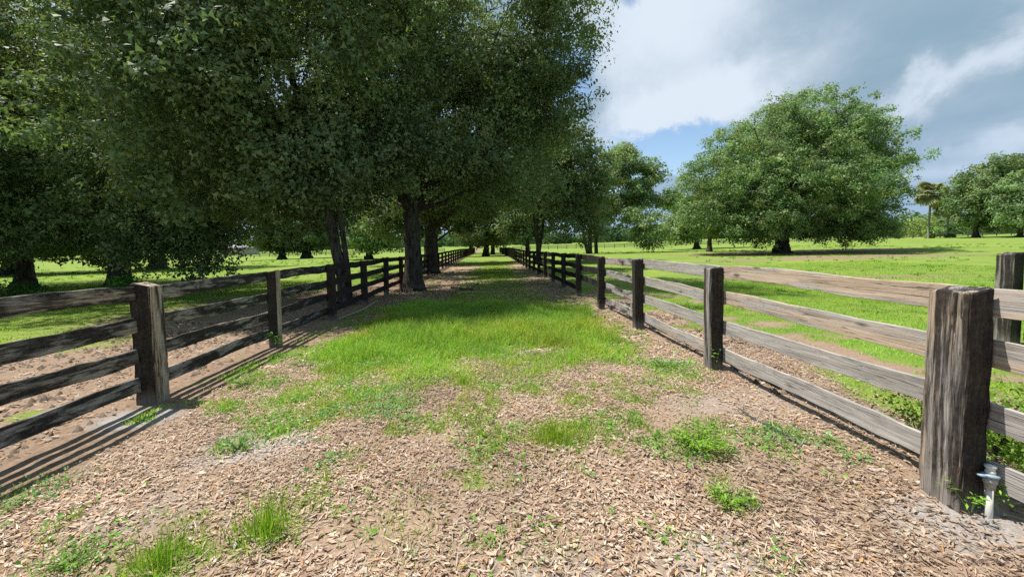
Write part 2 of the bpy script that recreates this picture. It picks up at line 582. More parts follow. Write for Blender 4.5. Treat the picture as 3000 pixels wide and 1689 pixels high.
def ground_material():
    mt, t, b = new_mat("paddock_ground")
    geo = t.node('ShaderNodeNewGeometry')
    p = geo.outputs['Position']
    g = t.attr('grass')
    s = t.attr('sand')
    lt = t.attr('litter')
    n1 = t.noise(p, 1.7, 6, 0.6)
    n2 = t.noise(p, 14, 5, 0.65)
    n3 = t.noise(p, 55, 4, 0.7)
    n4 = t.noise(p, 0.22, 5, 0.55)
    n5 = t.noise(t.mapping(p, (70, 30, 50)), 1.0, 4, 0.7, 1.5)
    dirt = t.mix(t.smooth(n2, 0.3, 0.7), (0.20, 0.135, 0.092), (0.315, 0.228, 0.165))
    dirt = t.mix(t.math('MULTIPLY', t.smooth(n3, 0.54, 0.72), 0.7), dirt, (0.085, 0.06, 0.045))
    lit = t.mix(t.smooth(n5, 0.35, 0.62), (0.24, 0.165, 0.118), (0.46, 0.335, 0.235))
    lit = t.mix(t.math('MULTIPLY', t.smooth(n3, 0.5, 0.7), 0.5), lit, (0.30, 0.235, 0.19))
    c = t.mix(t.math('MULTIPLY', lt, 0.75), dirt, lit)
    sandc = t.mix(t.smooth(n3, 0.35, 0.65), (0.27, 0.235, 0.215), (0.42, 0.385, 0.36))
    c = t.mix(t.smooth(t.math('ADD', s, t.math('MULTIPLY', t.math('SUBTRACT', n2, 0.5), 0.5)), 0.2, 0.75), c, sandc)
    gr = t.mix(t.smooth(n4, 0.35, 0.65), (0.150, 0.235, 0.042), (0.215, 0.285, 0.055))
    n6 = t.noise(t.mapping(p, (0.10, 0.5, 0.1)), 1.0, 5, 0.6, 0.4)
    gr = t.mix(t.math('MULTIPLY', t.smooth(n6, 0.48, 0.70), 0.55), gr, (0.29, 0.285, 0.09))
    gr = t.mix(t.math('MULTIPLY', t.smooth(n1, 0.45, 0.75), 0.7), gr, (0.115, 0.205, 0.036))
    gr = t.mix(t.math('MULTIPLY', t.smooth(n2, 0.52, 0.75), 0.5), gr, (0.115, 0.185, 0.035))
    gr = t.mix(t.math('MULTIPLY', t.smooth(n3, 0.55, 0.75), 0.35), gr, (0.27, 0.29, 0.10))
    f = t.smooth(t.math('ADD', g, t.math('ADD', t.math('MULTIPLY', t.math('SUBTRACT', n2, 0.5), 0.7), t.math('MULTIPLY', t.math('SUBTRACT', n3, 0.5), 0.5))), 0.25, 0.75)
    c = t.mix(f, c, gr)
    t.l.new(c, b.inputs['Base Color'])
    b.inputs['Roughness'].default_value = 0.95
    b.inputs['Specular IOR Level'].default_value = 0.08
    bp = t.node('ShaderNodeBump')
    bp.inputs['Strength'].default_value = 0.85
    bp.inputs['Distance'].default_value = 0.03
    hh = t.math('ADD', t.math('MULTIPLY', n2, 0.8), t.math('MULTIPLY', n3, 0.55))
    t.l.new(hh, bp.inputs['Height'])
    t.l.new(bp.outputs[0], b.inputs['Normal'])
    return mt


go = mesh_tri("ground", np.stack([fx, fy, hz], 1), q, ground_material(), smooth=True,
              attrs={'grass': gmask, 'sand': smask, 'litter': lmask})
tag(go, "leaf strewn sandy lane with bright green paddocks on both sides", kind='structure')


# ------------------------------------------------------------------ fences
rng = np.random.default_rng(5)


def board_mesh(name, L, H, T, nseg, seed, warp=1.0):
    """board along x, centred, real edges with small irregularities"""
    r = np.random.default_rng(seed)
    xs = np.linspace(-L/2, L/2, nseg+1)
    ph = r.uniform(0, 6, 4)
    V = []
    for i, x in enumerate(xs):
        u = i/nseg
        sag = warp*(0.014*math.sin(u*math.pi+ph[0]) + 0.006*math.sin(u*9+ph[1]))
        bow = warp*0.007*math.sin(u*math.pi*1.5+ph[2])
        top = H/2 + warp*r.normal(0, 0.0035)
        bot = -H/2 + warp*r.normal(0, 0.0035)
        tw = warp*0.010*(u-0.5)*math.sin(ph[3])
        c = 0.004
        V += [(x, bow-T/2+tw, sag+top-c), (x, bow-T/2+c+tw, sag+top), (x, bow+T/2-c+tw, sag+top), (x, bow+T/2+tw, sag+top-c),
              (x, bow+T/2-tw, sag+bot+c), (x, bow+T/2-c-tw, sag+bot), (x, bow-T/2+c-tw, sag+bot), (x, bow-T/2-tw, sag+bot+c)]
    F = []
    for i in range(nseg):
        for k in range(8):
            a, b2 = i*8+k, i*8+(k+1) % 8
            F += [(a, b2, b2+8), (a, b2+8, a+8)]
    for base, sgn in ((0, 1), (nseg*8, -1)):
        for k in range(1, 7):
            tri = (base, base+k, base+k+1)
            F.append(tri if sgn < 0 else tri[::-1])
    return np.array(V), np.array(F)


def post_mesh(wx, wy, H, seed, nring=8, rough=1.0, rounded=0.0):
    """post centred in x,y; z from -0.4 to H; chamfered square; rounded rounds off the +x/-y... far corners"""
    r = np.random.default_rng(seed)
    sec = []
    nside = 5
    ch = 0.012
    corners = [(-1, -1), (1, -1), (1, 1), (-1, 1)]
    for ci, (cx, cy) in enumerate(corners):
        rad = ch
        if rounded and ci in (2, 3):
            rad = rounded
        ccx, ccy = cx*(wx/2-rad), cy*(wy/2-rad)
        a0 = math.atan2(cy, cx)-math.pi/4
        for k in range(4):
            a = a0+k/3*math.pi/2
            sec.append((ccx+rad*math.cos(a), ccy+rad*math.sin(a)))
    n = len(sec)
    zs = list(np.linspace(-0.4, H-0.012, nring)) + [H]
    V = []
    lx, ly = r.normal(0, 0.006, 2)*rough
    offs = r.normal(0, 0.0028*rough, (len(zs), n))
    sidewob = r.normal(0, 0.0045*rough, n)
    for i, z in enumerate(zs):
        sc = 1.0
        zt = 0
        if i == len(zs)-1:
            sc = 0.95
        for k, (x, y) in enumerate(sec):
            d = math.hypot(x, y)
            f = sc*(1+(offs[i, k]+sidewob[k])/max(d, 0.03))
            top = 0
            if i >= len(zs)-2:
                top = r.normal(0, 0.004*rough) + 0.015*rough*math.sin(3*x/wx+seed)
            V.append((x*f+lx*z, y*f+ly*z, z+top))
    F = []
    for i in range(len(zs)-1):
        for k in range(n):
            a, b2 = i*n+k, i*n+(k+1) % n
            F += [(a, b2, b2+n), (a, b2+n, a+n)]
    V.append((lx*H, ly*H, H-0.004))
    c = len(V)-1
    for k in range(n):
        F.append(((len(zs)-1)*n+k, (len(zs)-1)*n+(k+1) % n, c))
    return np.array(V), np.array(F)


def raw_mesh(name, V, F, mat):
    me = bpy.data.meshes.new(name)
    me.from_pydata([tuple(map(float, v)) for v in V], [], [tuple(map(int, f)) for f in F])
    me.update()
    me.materials.append(mat)
    return me


BOARD_H, BOARD_T = 0.165, 0.026
BOARDS = [raw_mesh("board", *board_mesh("board", 2.5, BOARD_H, BOARD_T, 14, 100+i), M_board) for i in range(8)]
BOARDS_FAR = [raw_mesh("board_far", *board_mesh("board", 2.5, BOARD_H, BOARD_T, 3, 200+i), M_board) for i in range(4)]
POSTS = [raw_mesh("post", *post_mesh(0.155, 0.165, 1.335, 300+i, 8), M_post) for i in range(6)]
POSTS_FAR = [raw_mesh("post_far", *post_mesh(0.15, 0.155, 1.335, 320+i, 3), M_post) for i in range(3)]
POST_BIG_R = raw_mesh("post_big", *post_mesh(0.160, 0.225, 1.335, 351, 16, 1.3, 0.055), M_post)
POST_BIG_L = raw_mesh("post_big_l", *post_mesh(0.20, 0.205, 1.345, 361, 16, 1.5, 0.03), M_post)


def put(me, name, parent, loc, rot=(0, 0, 0), sx=1.0, paint=0.0, warm=0.3, sz=1.0):
    o = bpy.data.objects.new(name, me)
    COL.objects.link(o)
    o.parent = parent
    o.location = loc
    o.rotation_euler = rot
    o.scale = (sx, 1, sz)
    o['paint'] = float(paint)
    o['warm'] = float(warm)
    return o


HTS_R = (0.21, 0.575, 0.915, 1.25)
HTS_L = (0.23, 0.555, 0.89, 1.245)      # centre heights of the four boards


def lane_fence(x_face, side, ys, label, paint_of, warm_of, big=None, skip=(), lean=None):
    """side +1: right fence (boards on the far side +x). ys: post positions"""
    root = empty("board_fence", (x_face, ys[0], gz(x_face, ys[0])), label, "fence")
    oz = root.location
    r = np.random.default_rng(17 if side > 0 else 23)
    bxf = x_face + side*0.155
    for i, y in enumerate(ys):
        far = y > 28
        me = (POSTS_FAR if far else POSTS)[int(r.integers(0, 3 if far else 6))]
        wid = 0.155
        if big and i in big:
            me = big[i]
            wid = 0.16 if side > 0 else 0.20
        x = x_face + side*wid/2 - (0.03 if big and i in big and side > 0 else 0)
        ln = (lean or {}).get(i, (0, 0))
        tilt = (ln[0]+r.normal(0, 0.008), ln[1]+r.normal(0, 0.008), r.normal(0, 0.02))
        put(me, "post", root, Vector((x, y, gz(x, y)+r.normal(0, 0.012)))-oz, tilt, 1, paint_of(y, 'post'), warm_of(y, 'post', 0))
        if i+1 == len(ys):
            continue
        y2 = ys[i+1]
        for k, hh in enumerate(HTS_R if side > 0 else HTS_L):
            if (i, k) in skip:
                continue
            L = y2-y
            bx = bxf + side*(BOARD_T/2+0.004) + (side*0.04 if big and i in big and side < 0 else 0)*0
            za = gz(bx, y)+hh+r.normal(0, 0.007)
            zb = gz(bx, y2)+hh+r.normal(0, 0.007)
            me = BOARDS_FAR[int(r.integers(0, 4))] if far else BOARDS[int(r.integers(0, 8))]
            ang = math.atan2(zb-za, L)
            o = put(me, "board", root, Vector((bx + side*0.001*k, (y+y2)/2, (za+zb)/2))-oz, (0, 0, 0), (L-0.006)/2.5,
                    paint_of((y+y2)/2, 'board'), warm_of((y+y2)/2, 'board', k))
            yaw = math.pi/2 + r.normal(0, 0.0015)
            o.rotation_euler = (Matrix.Rotation(yaw, 3, 'Z') @ Matrix.Rotation(-ang, 3, 'Y')).to_euler()
    return root


ysR = [-0.42, 2.25, 4.93, 7.53] + [7.53+2.56*i for i in range(1, 40)]
ysL = [-0.4, 2.12] + [2.12+2.55*i for i in range(1, 43)]


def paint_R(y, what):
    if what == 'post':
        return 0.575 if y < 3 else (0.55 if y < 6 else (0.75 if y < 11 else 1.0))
    return float(np.interp(y, [0, 5, 8, 11, 13], [0.12, 0.17, 0.42, 0.75, 1.0]))


def warm_R(y, what, k):
    if what == 'post':
        return 0.5
    if y < 5:
        return (0.16, 0.22, 0.50, 0.57)[k]
    return 0.42 if y < 10 else 0.25


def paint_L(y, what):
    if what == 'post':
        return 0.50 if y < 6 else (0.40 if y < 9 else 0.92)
    return float(np.interp(y, [0, 3, 8, 11, 13], [0.53, 0.57, 0.58, 0.80, 0.98]))


def warm_L(y, what, k):
    return 0.62 if what == 'post' else 0.42


fenceR = lane_fence(XR, 1, ysR, "weathered grey and tan four board fence with the thick near post and white pipe", paint_R, warm_R,
                    {1: POST_BIG_R, 0: POST_BIG_R}, skip=((4, 0),), lean={1: (0, 0.0), 2: (0, 0.0)})
fenceL = lane_fence(XL, -1, ysL, "dark weathered four board fence running past the big lane tree trunk", paint_L, warm_L,
                    {2: POST_BIG_L, 1: POST_BIG_L}, lean={})
# the fallen bottom board of one bay, one end on the ground
o = put(BOARDS[2], "board", fenceR, Vector((XR+0.19, 9.0, gz(XR, 9)+0.22))-fenceR.location, (0, 0, 0), 1.7/2.5, 0.55, 0.3)
o.rotation_euler = (Matrix.Rotation(math.pi/2, 3, 'Z') @ Matrix.Rotation(R(5), 3, 'Y')).to_euler()
o['label'] = "loose bottom board with a free end"

# short cross fence that meets the paddock behind the thick post
cf = empty("board_fence", (7.74, 5.48, gz(7.74, 5.48)), "short stretch of cross fence with a square post beyond the thick post", "fence")
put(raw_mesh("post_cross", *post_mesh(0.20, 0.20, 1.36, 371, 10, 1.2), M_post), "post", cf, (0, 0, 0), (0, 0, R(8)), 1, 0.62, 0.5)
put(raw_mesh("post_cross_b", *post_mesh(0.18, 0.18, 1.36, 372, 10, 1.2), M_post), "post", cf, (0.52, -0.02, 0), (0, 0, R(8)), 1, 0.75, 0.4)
for k, hh in enumerate((0.20, 0.40, 0.68, 0.845, 1.27)):
    put(BOARDS[k], "board", cf, (1.13, -0.125, hh), (0, R(0.4*(k-2)), R(2)), 2.1/2.5, 0.45, 0.3)


def far_fence(name_label, pts, spacing, rails=(0.45, 0.85, 1.22)):
    a, b2 = Vector(pts[0]), Vector(pts[1])
    L = (b2-a).length
    n = int(L/spacing)
    base = Vector((a.x, a.y, gz(a.x, a.y)))
    root = empty("paddock_fence", base, name_label, "fence")
    d = (b2-a).normalized()
    yaw = math.atan2(d.y, d.x)
    pos = []
    for i in range(n+1):
        p = a+d*(i*spacing)
        pos.append(Vector((p.x, p.y, gz(p.x, p.y))))
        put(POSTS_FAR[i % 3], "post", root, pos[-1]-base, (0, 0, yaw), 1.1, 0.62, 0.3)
    step = 4
    for i in range(0, n, step):
        j = min(i+step, n)
        pa, pb = pos[i], pos[j]
        mid, ln = (pa+pb)/2, (pb-pa).length
        ang = math.atan2(pb.z-pa.z, (pb.xy-pa.xy).length)
        for hh in rails:
            o = put(BOARDS_FAR[i % 4], "rail", root, mid+Vector((0, -0.1, hh))-base, (0, 0, 0), ln/2.5, 0.5, 0.2)
            o.rotation_euler = (Matrix.Rotation(yaw, 3, 'Z') @ Matrix.Rotation(-ang, 3, 'Y')).to_euler()
    return root


far_fence("distant grey rail fence along the far edge of the right paddock by the palms", ((8, 133), (168, 85)), 3.0)
far_fence("distant grey rail fence along the far edge of the left paddock", ((-150, 134), (-14, 136)), 3.0)


# ------------------------------------------------------------------ trees
def tube(path, rad, nside, seed=0, rough=0.0, flute=None):
    """path (n,3), rad (n,) -> V,F"""
    path = np.asarray(path, float)
    n = len(path)
    tng = np.gradient(path, axis=0)
    tng /= np.maximum(np.linalg.norm(tng, axis=1, keepdims=True), 1e-9)
    ref = np.array([0.31, 0.17, 0.93]) if abs(tng[0, 2]) < 0.8 else np.array([1.0, 0.12, 0.05])
    u = np.cross(tng, ref)
    u /= np.maximum(np.linalg.norm(u, axis=1, keepdims=True), 1e-9)
    v = np.cross(tng, u)
    a = np.arange(nside)/nside*2*np.pi
    rr_ = np.asarray(rad)[:, None]*np.ones(nside)[None]
    if rough:
        r = np.random.default_rng(seed)
        rr_ = rr_*(1+rough*np.sin(a[None]*3+r.uniform(0, 6))*0.6+r.normal(0, rough*0.5, rr_.shape))
    if flute is not None:
        ph = 1.7*seed
        rr_ = rr_*(1+flute[:, None]*(np.sin(a*5+ph)+0.6*np.sin(a*3+2*ph))[None])
    V = path[:, None]+rr_[..., None]*(np.cos(a)[None, :, None]*u[:, None]+np.sin(a)[None, :, None]*v[:, None])
    V = V.reshape(-1, 3)
    i, k = np.meshgrid(np.arange(n-1), np.arange(nside), indexing='ij')
    A = (i*nside+k).ravel()
    B = (i*nside+(k+1) % nside).ravel()
    F = np.concatenate([np.stack([A, B, B+nside], 1), np.stack([A, B+nside, A+nside], 1)])
    return V, F


def join(parts):
    Vs, Fs, o = [], [], 0
    for V, F in parts:
        Vs.append(V)
        Fs.append(F+o)
        o += len(V)
    return np.concatenate(Vs), np.concatenate(Fs)


def leaves(P, N, size, r, quad, tint, aspect=0.5, jitter=0.35):
    """P positions, N rough normals, returns V,F,colour"""
    n = len(P)
    N = N/np.maximum(np.linalg.norm(N, axis=1, keepdims=True), 1e-9)
    d = r.normal(size=(n, 3))
    d -= N*np.sum(d*N, 1, keepdims=True)
    d /= np.maximum(np.linalg.norm(d, axis=1, keepdims=True), 1e-9)
    s = np.cross(N, d)
    L = (size*(1+jitter*r.normal(size=n)).clip(0.45, 1.9))[:, None]
    W = L*aspect
    if quad:
        V = np.stack([P-d*L*0.5, P+s*W*0.5-d*L*0.04+N*L*0.06, P+d*L*0.5, P-s*W*0.5-d*L*0.04+N*L*0.06], 1).reshape(-1, 3)
        b = np.arange(n)*4
        F = np.concatenate([np.stack([b, b+1, b+2], 1), np.stack([b, b+2, b+3], 1)])
        C = np.repeat(tint, 4, axis=0)
    else:
        V = np.stack([P-d*L*0.5-s*W*0.6, P-d*L*0.25+s*W*0.65, P+d*L*0.5], 1).reshape(-1, 3)
        b = np.arange(n)*3
        F = np.stack([b, b+1, b+2], 1)
        C = np.repeat(tint, 3, axis=0)
    return V, F, C


def make_tree(label, base, lobes, trunk_path, trunk_r, n_clump, per, leaf, seed, mat=None, quad=False, group=None, clump_r=0.7,
              gap=0.42, limbs=10, name="oak_tree", twigs=140, extra_stems=(), tintvar=0.2, aspect=0.6, flare=1.7, nside=10, yellow=0.035, curtain=()):
    r = np.random.default_rng(seed)
    mat = mat or M_oak
    bx, by = base
    bz = gz(bx, by)
    root = empty(name, (bx, by, bz), label, "tree", group)
    # ---- trunk
    tp = np.array(trunk_path, float)
    tt = (np.linspace(0, 1, 20)**1.5)*(len(tp)-1)
    path = np.stack([np.interp(tt, np.arange(len(tp)), tp[:, k]) for k in range(3)], 1)
    path[1:-1, :2] += r.normal(0, trunk_r*0.05, (len(path)-2, 2))
    H = path[-1, 2]
    hrel = path[:, 2]/H
    rad = trunk_r*(1-0.62*hrel)*(1+(flare-1)*np.exp(-path[:, 2]/(trunk_r*1.1)))
    path0 = path.copy()
    path = np.concatenate([path[:1]-np.array([[0, 0, 0.4]]), path[:1]+np.array([[0, 0, 0.12]]), path[1:]])
    rad = np.concatenate([[rad[0]*1.1], [rad[0]*0.92], rad[1:]])
    fl = 0.20*np.exp(-np.maximum(path[:, 2], 0)/(trunk_r*1.3))+0.035
    parts = [tube(path, rad, max(nside, 10), seed, 0.02, fl)]
    for st in extra_stems:
        sp = np.array(st[0], float)
        tt2 = np.linspace(0, len(sp)-1, 10)
        s2 = np.stack([np.interp(tt2, np.arange(len(sp)), sp[:, k]) for k in range(3)], 1)
        parts.append(tube(s2, st[1]*(1-0.6*np.linspace(0, 1, 10)), 8, seed+5, 0.05))
    # ---- clump centres
    lob = np.array(lobes, float)
    vol = (lob[:, 3]*lob[:, 4]*lob[:, 5])**0.68
    want = n_clump
    C = np.zeros((0, 3))
    while len(C) < want:
        m_ = want*3
        li = r.choice(len(lob), m_, p=vol/vol.sum())
        d = r.normal(size=(m_, 3))
        d /= np.linalg.norm(d, axis=1, keepdims=True)
        rad_ = r.uniform(0, 1, m_)**0.45
        rad_ = rad_*(1+0.22*(fbm(d[:, 0]*2.2+li*7, d[:, 1]*2.2, d[:, 2]*2.2, seed, 3)-0.5)*2)
        pts = lob[li, :3]+d*rad_[:, None]*lob[li, 3:6]
        keep = fbm(pts[:, 0]*0.36+seed, pts[:, 1]*0.36, pts[:, 2]*0.48, seed+3, 3) > gap
        keep &= pts[:, 2] > 0.7
        C = np.concatenate([C, pts[keep]])
    C = C[:want]
    for (qx, qy, qz, qa, qb, qc, qn) in curtain:      # boughs that hang thick, without gaps
        d = r.normal(size=(qn, 3))
        d /= np.linalg.norm(d, axis=1, keepdims=True)
        C = np.concatenate([C, np.array([qx, qy, qz])+d*(r.uniform(0, 1, (qn, 1))**0.45)*np.array([qa, qb, qc])])
    C[:, 2] = np.maximum(C[:, 2], 0.75)
    # ---- limbs: from the upper trunk out into the lobes
    lim = []
    ends = C[r.choice(len(C), min(limbs, len(C)), replace=False)]
    for e in ends:
        hh = np.clip(e[2]*r.uniform(0.3, 0.62), H*0.22, H*0.97)
        k = np.interp(hh, path0[:, 2], np.arange(len(path0)))
        s = np.array([np.interp(k, np.arange(len(path0)), path0[:, j]) for j in range(3)])
        dist = np.linalg.norm(e-s)
        mid = s+(e-s)*0.45+np.array([0, 0, dist*r.uniform(-0.02, 0.16)])+r.normal(0, dist*0.06, 3)
        u = np.linspace(0, 1, 9)[:, None]
        pth = (1-u)**2*s+2*u*(1-u)*mid+u*u*e
        pth[1:-1] += r.normal(0, dist*0.015, (7, 3))
        r0_ = trunk_r*np.clip(0.50-0.36*hh/H, 0.13, 0.36)
        parts.append(tube(pth, r0_*(1-0.86*u[:, 0]), 6))
        lim.append(pth)
    nodes = np.concatenate(lim+[path0[4:]])
    # ---- twigs to clumps
    if twigs:
        sel = r.choice(len(C), min(twigs, len(C)), replace=False)
        for ci in sel:
            e = C[ci]
            dd = np.linalg.norm(nodes-e, axis=1)
            s = nodes[np.argmin(dd)]
            if dd.min() < 0.3:
                continue
            u = np.linspace(0, 1, 5)[:, None]
            pth = s+(e-s)*u+np.array([0, 0, 1])*(np.sin(u*np.pi)*dd.min()*r.uniform(-0.05, 0.14))
            pth[1:-1] += r.normal(0, dd.min()*0.05, (3, 3))
            parts.append(tube(pth, max(0.012, trunk_r*0.075)*(1-0.75*u[:, 0]), 4))
    V, F = join(parts)
    mesh_tri("trunk", V, F, M_bark, smooth=True, parent=root)
    # ---- leaves
    spr = max(4, per//12)
    pl = per//spr
    cr = clump_r*r.uniform(0.6, 1.35, len(C))
    si = np.repeat(np.arange(len(C)), spr)
    so = r.normal(size=(len(si), 3))
    so /= np.linalg.norm(so, axis=1, keepdims=True)
    so *= (r.uniform(0, 1, (len(si), 1))**0.4)
    so[:, 2] = so[:, 2]*0.62
    SC = C[si]+so*cr[si][:, None]
    ci = np.repeat(si, pl)
    ki = np.repeat(np.arange(len(si)), pl)
    n = len(ci)
    off = r.normal(size=(n, 3))*(leaf*1.15)
    off[:, 2] *= 0.7
    P = SC[ki]+off
    off = so[ki]*1.1+off*(0.6/leaf)
    ctr = lob[:, :3].mean(0)
    out = P-ctr
    out /= np.maximum(np.linalg.norm(out, axis=1, keepdims=True), 1e-6)
    N = off*0.9+np.array([0, 0, 0.5])+r.normal(0, 0.42, (n, 3))+out*0.12
    ct = 1+tintvar*r.normal(size=len(C))
    st_ = 1+0.13*r.normal(size=len(si))
    tnt = np.ones((n, 3))*(ct[ci]*st_[ki]*(1+0.09*r.normal(size=n))).clip(0.4, 1.7)[:, None]
    yl = (yellow*r.normal(size=len(C)))[ci]+0.02*r.normal(size=n)
    tnt[:, 0] *= 1+2.2*yl
    tnt[:, 2] *= 1-1.5*np.abs(yl)
    V, F, CC = leaves(P, N, leaf, r, quad, tnt.clip(0.1, 2.5), aspect)
    cr_o = mesh_tri("crown", V, F, mat, colors=CC, parent=root)
    cr_o['kind'] = 'stuff'
    return root


G_LANE = "oaks of the row along the lane"
# A: the trunk standing in the lane
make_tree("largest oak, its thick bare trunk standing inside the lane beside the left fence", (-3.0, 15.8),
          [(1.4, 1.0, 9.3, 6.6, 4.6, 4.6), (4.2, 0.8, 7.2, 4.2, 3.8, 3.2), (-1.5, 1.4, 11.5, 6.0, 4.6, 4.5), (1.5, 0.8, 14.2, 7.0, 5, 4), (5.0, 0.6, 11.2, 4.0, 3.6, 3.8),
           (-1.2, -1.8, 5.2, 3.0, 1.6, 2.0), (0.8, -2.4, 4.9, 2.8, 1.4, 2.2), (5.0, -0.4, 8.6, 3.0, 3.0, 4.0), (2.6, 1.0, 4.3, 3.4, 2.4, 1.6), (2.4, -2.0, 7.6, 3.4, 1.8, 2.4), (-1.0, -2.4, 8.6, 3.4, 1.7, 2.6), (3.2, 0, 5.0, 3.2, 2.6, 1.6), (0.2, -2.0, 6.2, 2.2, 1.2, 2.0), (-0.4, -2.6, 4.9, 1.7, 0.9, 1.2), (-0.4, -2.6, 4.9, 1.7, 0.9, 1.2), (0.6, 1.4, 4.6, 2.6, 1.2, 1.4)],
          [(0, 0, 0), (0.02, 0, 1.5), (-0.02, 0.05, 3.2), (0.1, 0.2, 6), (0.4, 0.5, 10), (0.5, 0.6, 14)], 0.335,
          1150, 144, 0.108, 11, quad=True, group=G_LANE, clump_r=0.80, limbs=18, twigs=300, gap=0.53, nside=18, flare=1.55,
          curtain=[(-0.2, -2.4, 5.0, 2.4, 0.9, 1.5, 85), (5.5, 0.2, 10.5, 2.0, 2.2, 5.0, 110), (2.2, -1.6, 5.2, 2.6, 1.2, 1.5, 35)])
# B: next trunk behind
make_tree("oak with a buttressed trunk just beyond the largest lane oak, roots against the left fence", (-3.95, 27.0),
          [(0.5, 0, 9.5, 8, 6.5, 5.5), (5.2, 0, 7.0, 4.8, 4.5, 3.6), (0, 0, 14, 7, 6, 4.5), (6, 1, 10.5, 4.5, 4, 3.5), (-4, 0, 6.5, 4, 4, 2.8), (1.5, -1, 5.2, 4.5, 3, 1.8)],
          [(0, 0, 0), (0.05, 0, 2), (0, 0, 4), (0.3, 0, 9), (0.4, 0, 13)], 0.42,
          900, 100, 0.18, 12, group=G_LANE, clump_r=1.0, limbs=16, twigs=140, gap=0.49, nside=14)
# L: leaning tree behind the left fence
make_tree("leaning oak rooted just behind the left fence, its trunk bending over the paddock", (-4.45, 12.5),
          [(-3.3, 0.4, 7.0, 4.6, 3.4, 3.4), (-1.6, 0.8, 9.8, 5.0, 4.0, 3.8), (-5.6, 0.2, 5.4, 3.2, 3.0, 2.0), (-4.5, 0.5, 11.0, 5.0, 3.8, 3.4), (-0.4, 0.2, 5.8, 2.3, 1.8, 1.9),
           (-3.0, 0.2, 3.8, 3.4, 1.8, 1.6), (-0.4, -1.4, 4.4, 2.4, 1.1, 1.7), (-2.0, 1.6, 3.6, 3.2, 1.2, 1.6), (-0.7, -1.0, 4.2, 1.9, 0.9, 1.1), (-0.7, -1.0, 4.2, 1.9, 0.9, 1.1), (-2.6, -1.2, 4.3, 2.2, 1.0, 1.3), (-0.6, 1.4, 4.0, 1.9, 0.9, 1.1), (-2.6, -1.8, 6.2, 3.2, 1.4, 2.4), (0.4, -1.2, 8.2, 2.6, 1.6, 2.4)],
          [(0, 0, 0), (-0.10, 0, 1.0), (-0.50, 0.05, 3.1), (-1.2, 0.2, 6), (-2.2, 0.4, 9.5)], 0.175,
          1100, 132, 0.114, 13, group=G_LANE, clump_r=0.78, limbs=14, twigs=300, gap=0.53, nside=14, flare=1.5,
          curtain=[(-1.0, -1.0, 4.2, 2.6, 0.9, 1.3, 110), (-2.2, 1.5, 3.3, 3.0, 1.0, 1.0, 55), (-3.6, -0.6, 3.6, 2.4, 1.0, 1.2, 35)],
          extra_stems=[([(0.12, 0.05, 0), (0.08, 0.05, 1.2), (-0.15, 0.1, 3.2), (0.3, 0.4, 6.5), (0.6, 0.6, 8)], 0.10)])
# E: field oak behind left fence
make_tree("broad paddock oak with boughs drooping to the grass behind the first left post", (-17.05, 19.3),
          [(0, 0, 8.2, 8, 6, 4.8), (4.8, -2.0, 5.0, 4.6, 2.8, 2.8), (4.8, -2.7, 2.5, 3.0, 1.4, 1.9), (6.6, -2.5, 3.9, 2.6, 1.5, 2.0), (-4.5, -2.2, 4.2, 4.2, 2.6, 3.0), (2, -1, 11.5, 6, 4.6, 3.4),
           (-6, -1, 9.8, 5, 4, 3.4), (-0.8, -2.6, 4.0, 3.6, 2.0, 1.9), (1.6, -2.8, 4.4, 3.2, 1.8, 2.4), (4, 0, 9, 5.5, 4, 3.6)],
          [(0, 0, 0), (0.05, 0, 1.6), (-0.1, 0, 3.2), (0.2, 0.3, 7), (0.2, 0.3, 11)], 0.38,
          1300, 150, 0.118, 14, clump_r=0.95, limbs=14, twigs=240, gap=0.48, nside=14,
          curtain=[(4.3, -2.8, 2.6, 2.6, 1.0, 1.6, 70), (-2.5, -2.9, 3.0, 2.6, 1.0, 1.3, 30)])
# F
make_tree("dark oak with a flared trunk further left in the left paddock", (-26.2, 24.0),
          [(0, 0, 8.5, 8.5, 7, 5.5), (0.5, -3.4, 4.2, 6.0, 2.8, 2.6), (6.5, -1, 5.5, 4, 4, 3.4), (-6, -2, 6, 5, 4, 4.4), (0, 0, 12.5, 7, 6, 3.5), (5, -2.5, 3.2, 3.5, 2, 1.7), (-4, -3, 3.0, 3.5, 2, 1.8)],
          [(0, 0, 0), (0.05, 0, 2), (0.1, 0, 4.5), (0, 0.3, 11)], 0.36, 1000, 110, 0.18, 15, clump_r=1.1, limbs=12, twigs=60, gap=0.38, curtain=[(-1, -3, 3.4, 6, 1.6, 1.4, 45), (4.5, -2, 2.6, 2.4, 1.2, 1.0, 20)])
# H: out at the left edge, nearer
make_tree("oak whose outer boughs fill the upper corner above the first left fence bay", (-24.2, 12.6),
          [(3.2, 0.4, 8.4, 5.2, 3.8, 4.2), (0, 0, 8, 6, 5, 5), (4.5, 1.5, 12.0, 4.8, 3.6, 3.0), (2.5, 0.5, 4.8, 4.0, 3.0, 2.4)],
          [(0, 0, 0), (0.1, 0, 3), (0.4, 0.2, 9)], 0.5, 750, 120, 0.118, 16, clump_r=0.9, limbs=10, twigs=80, gap=0.45)

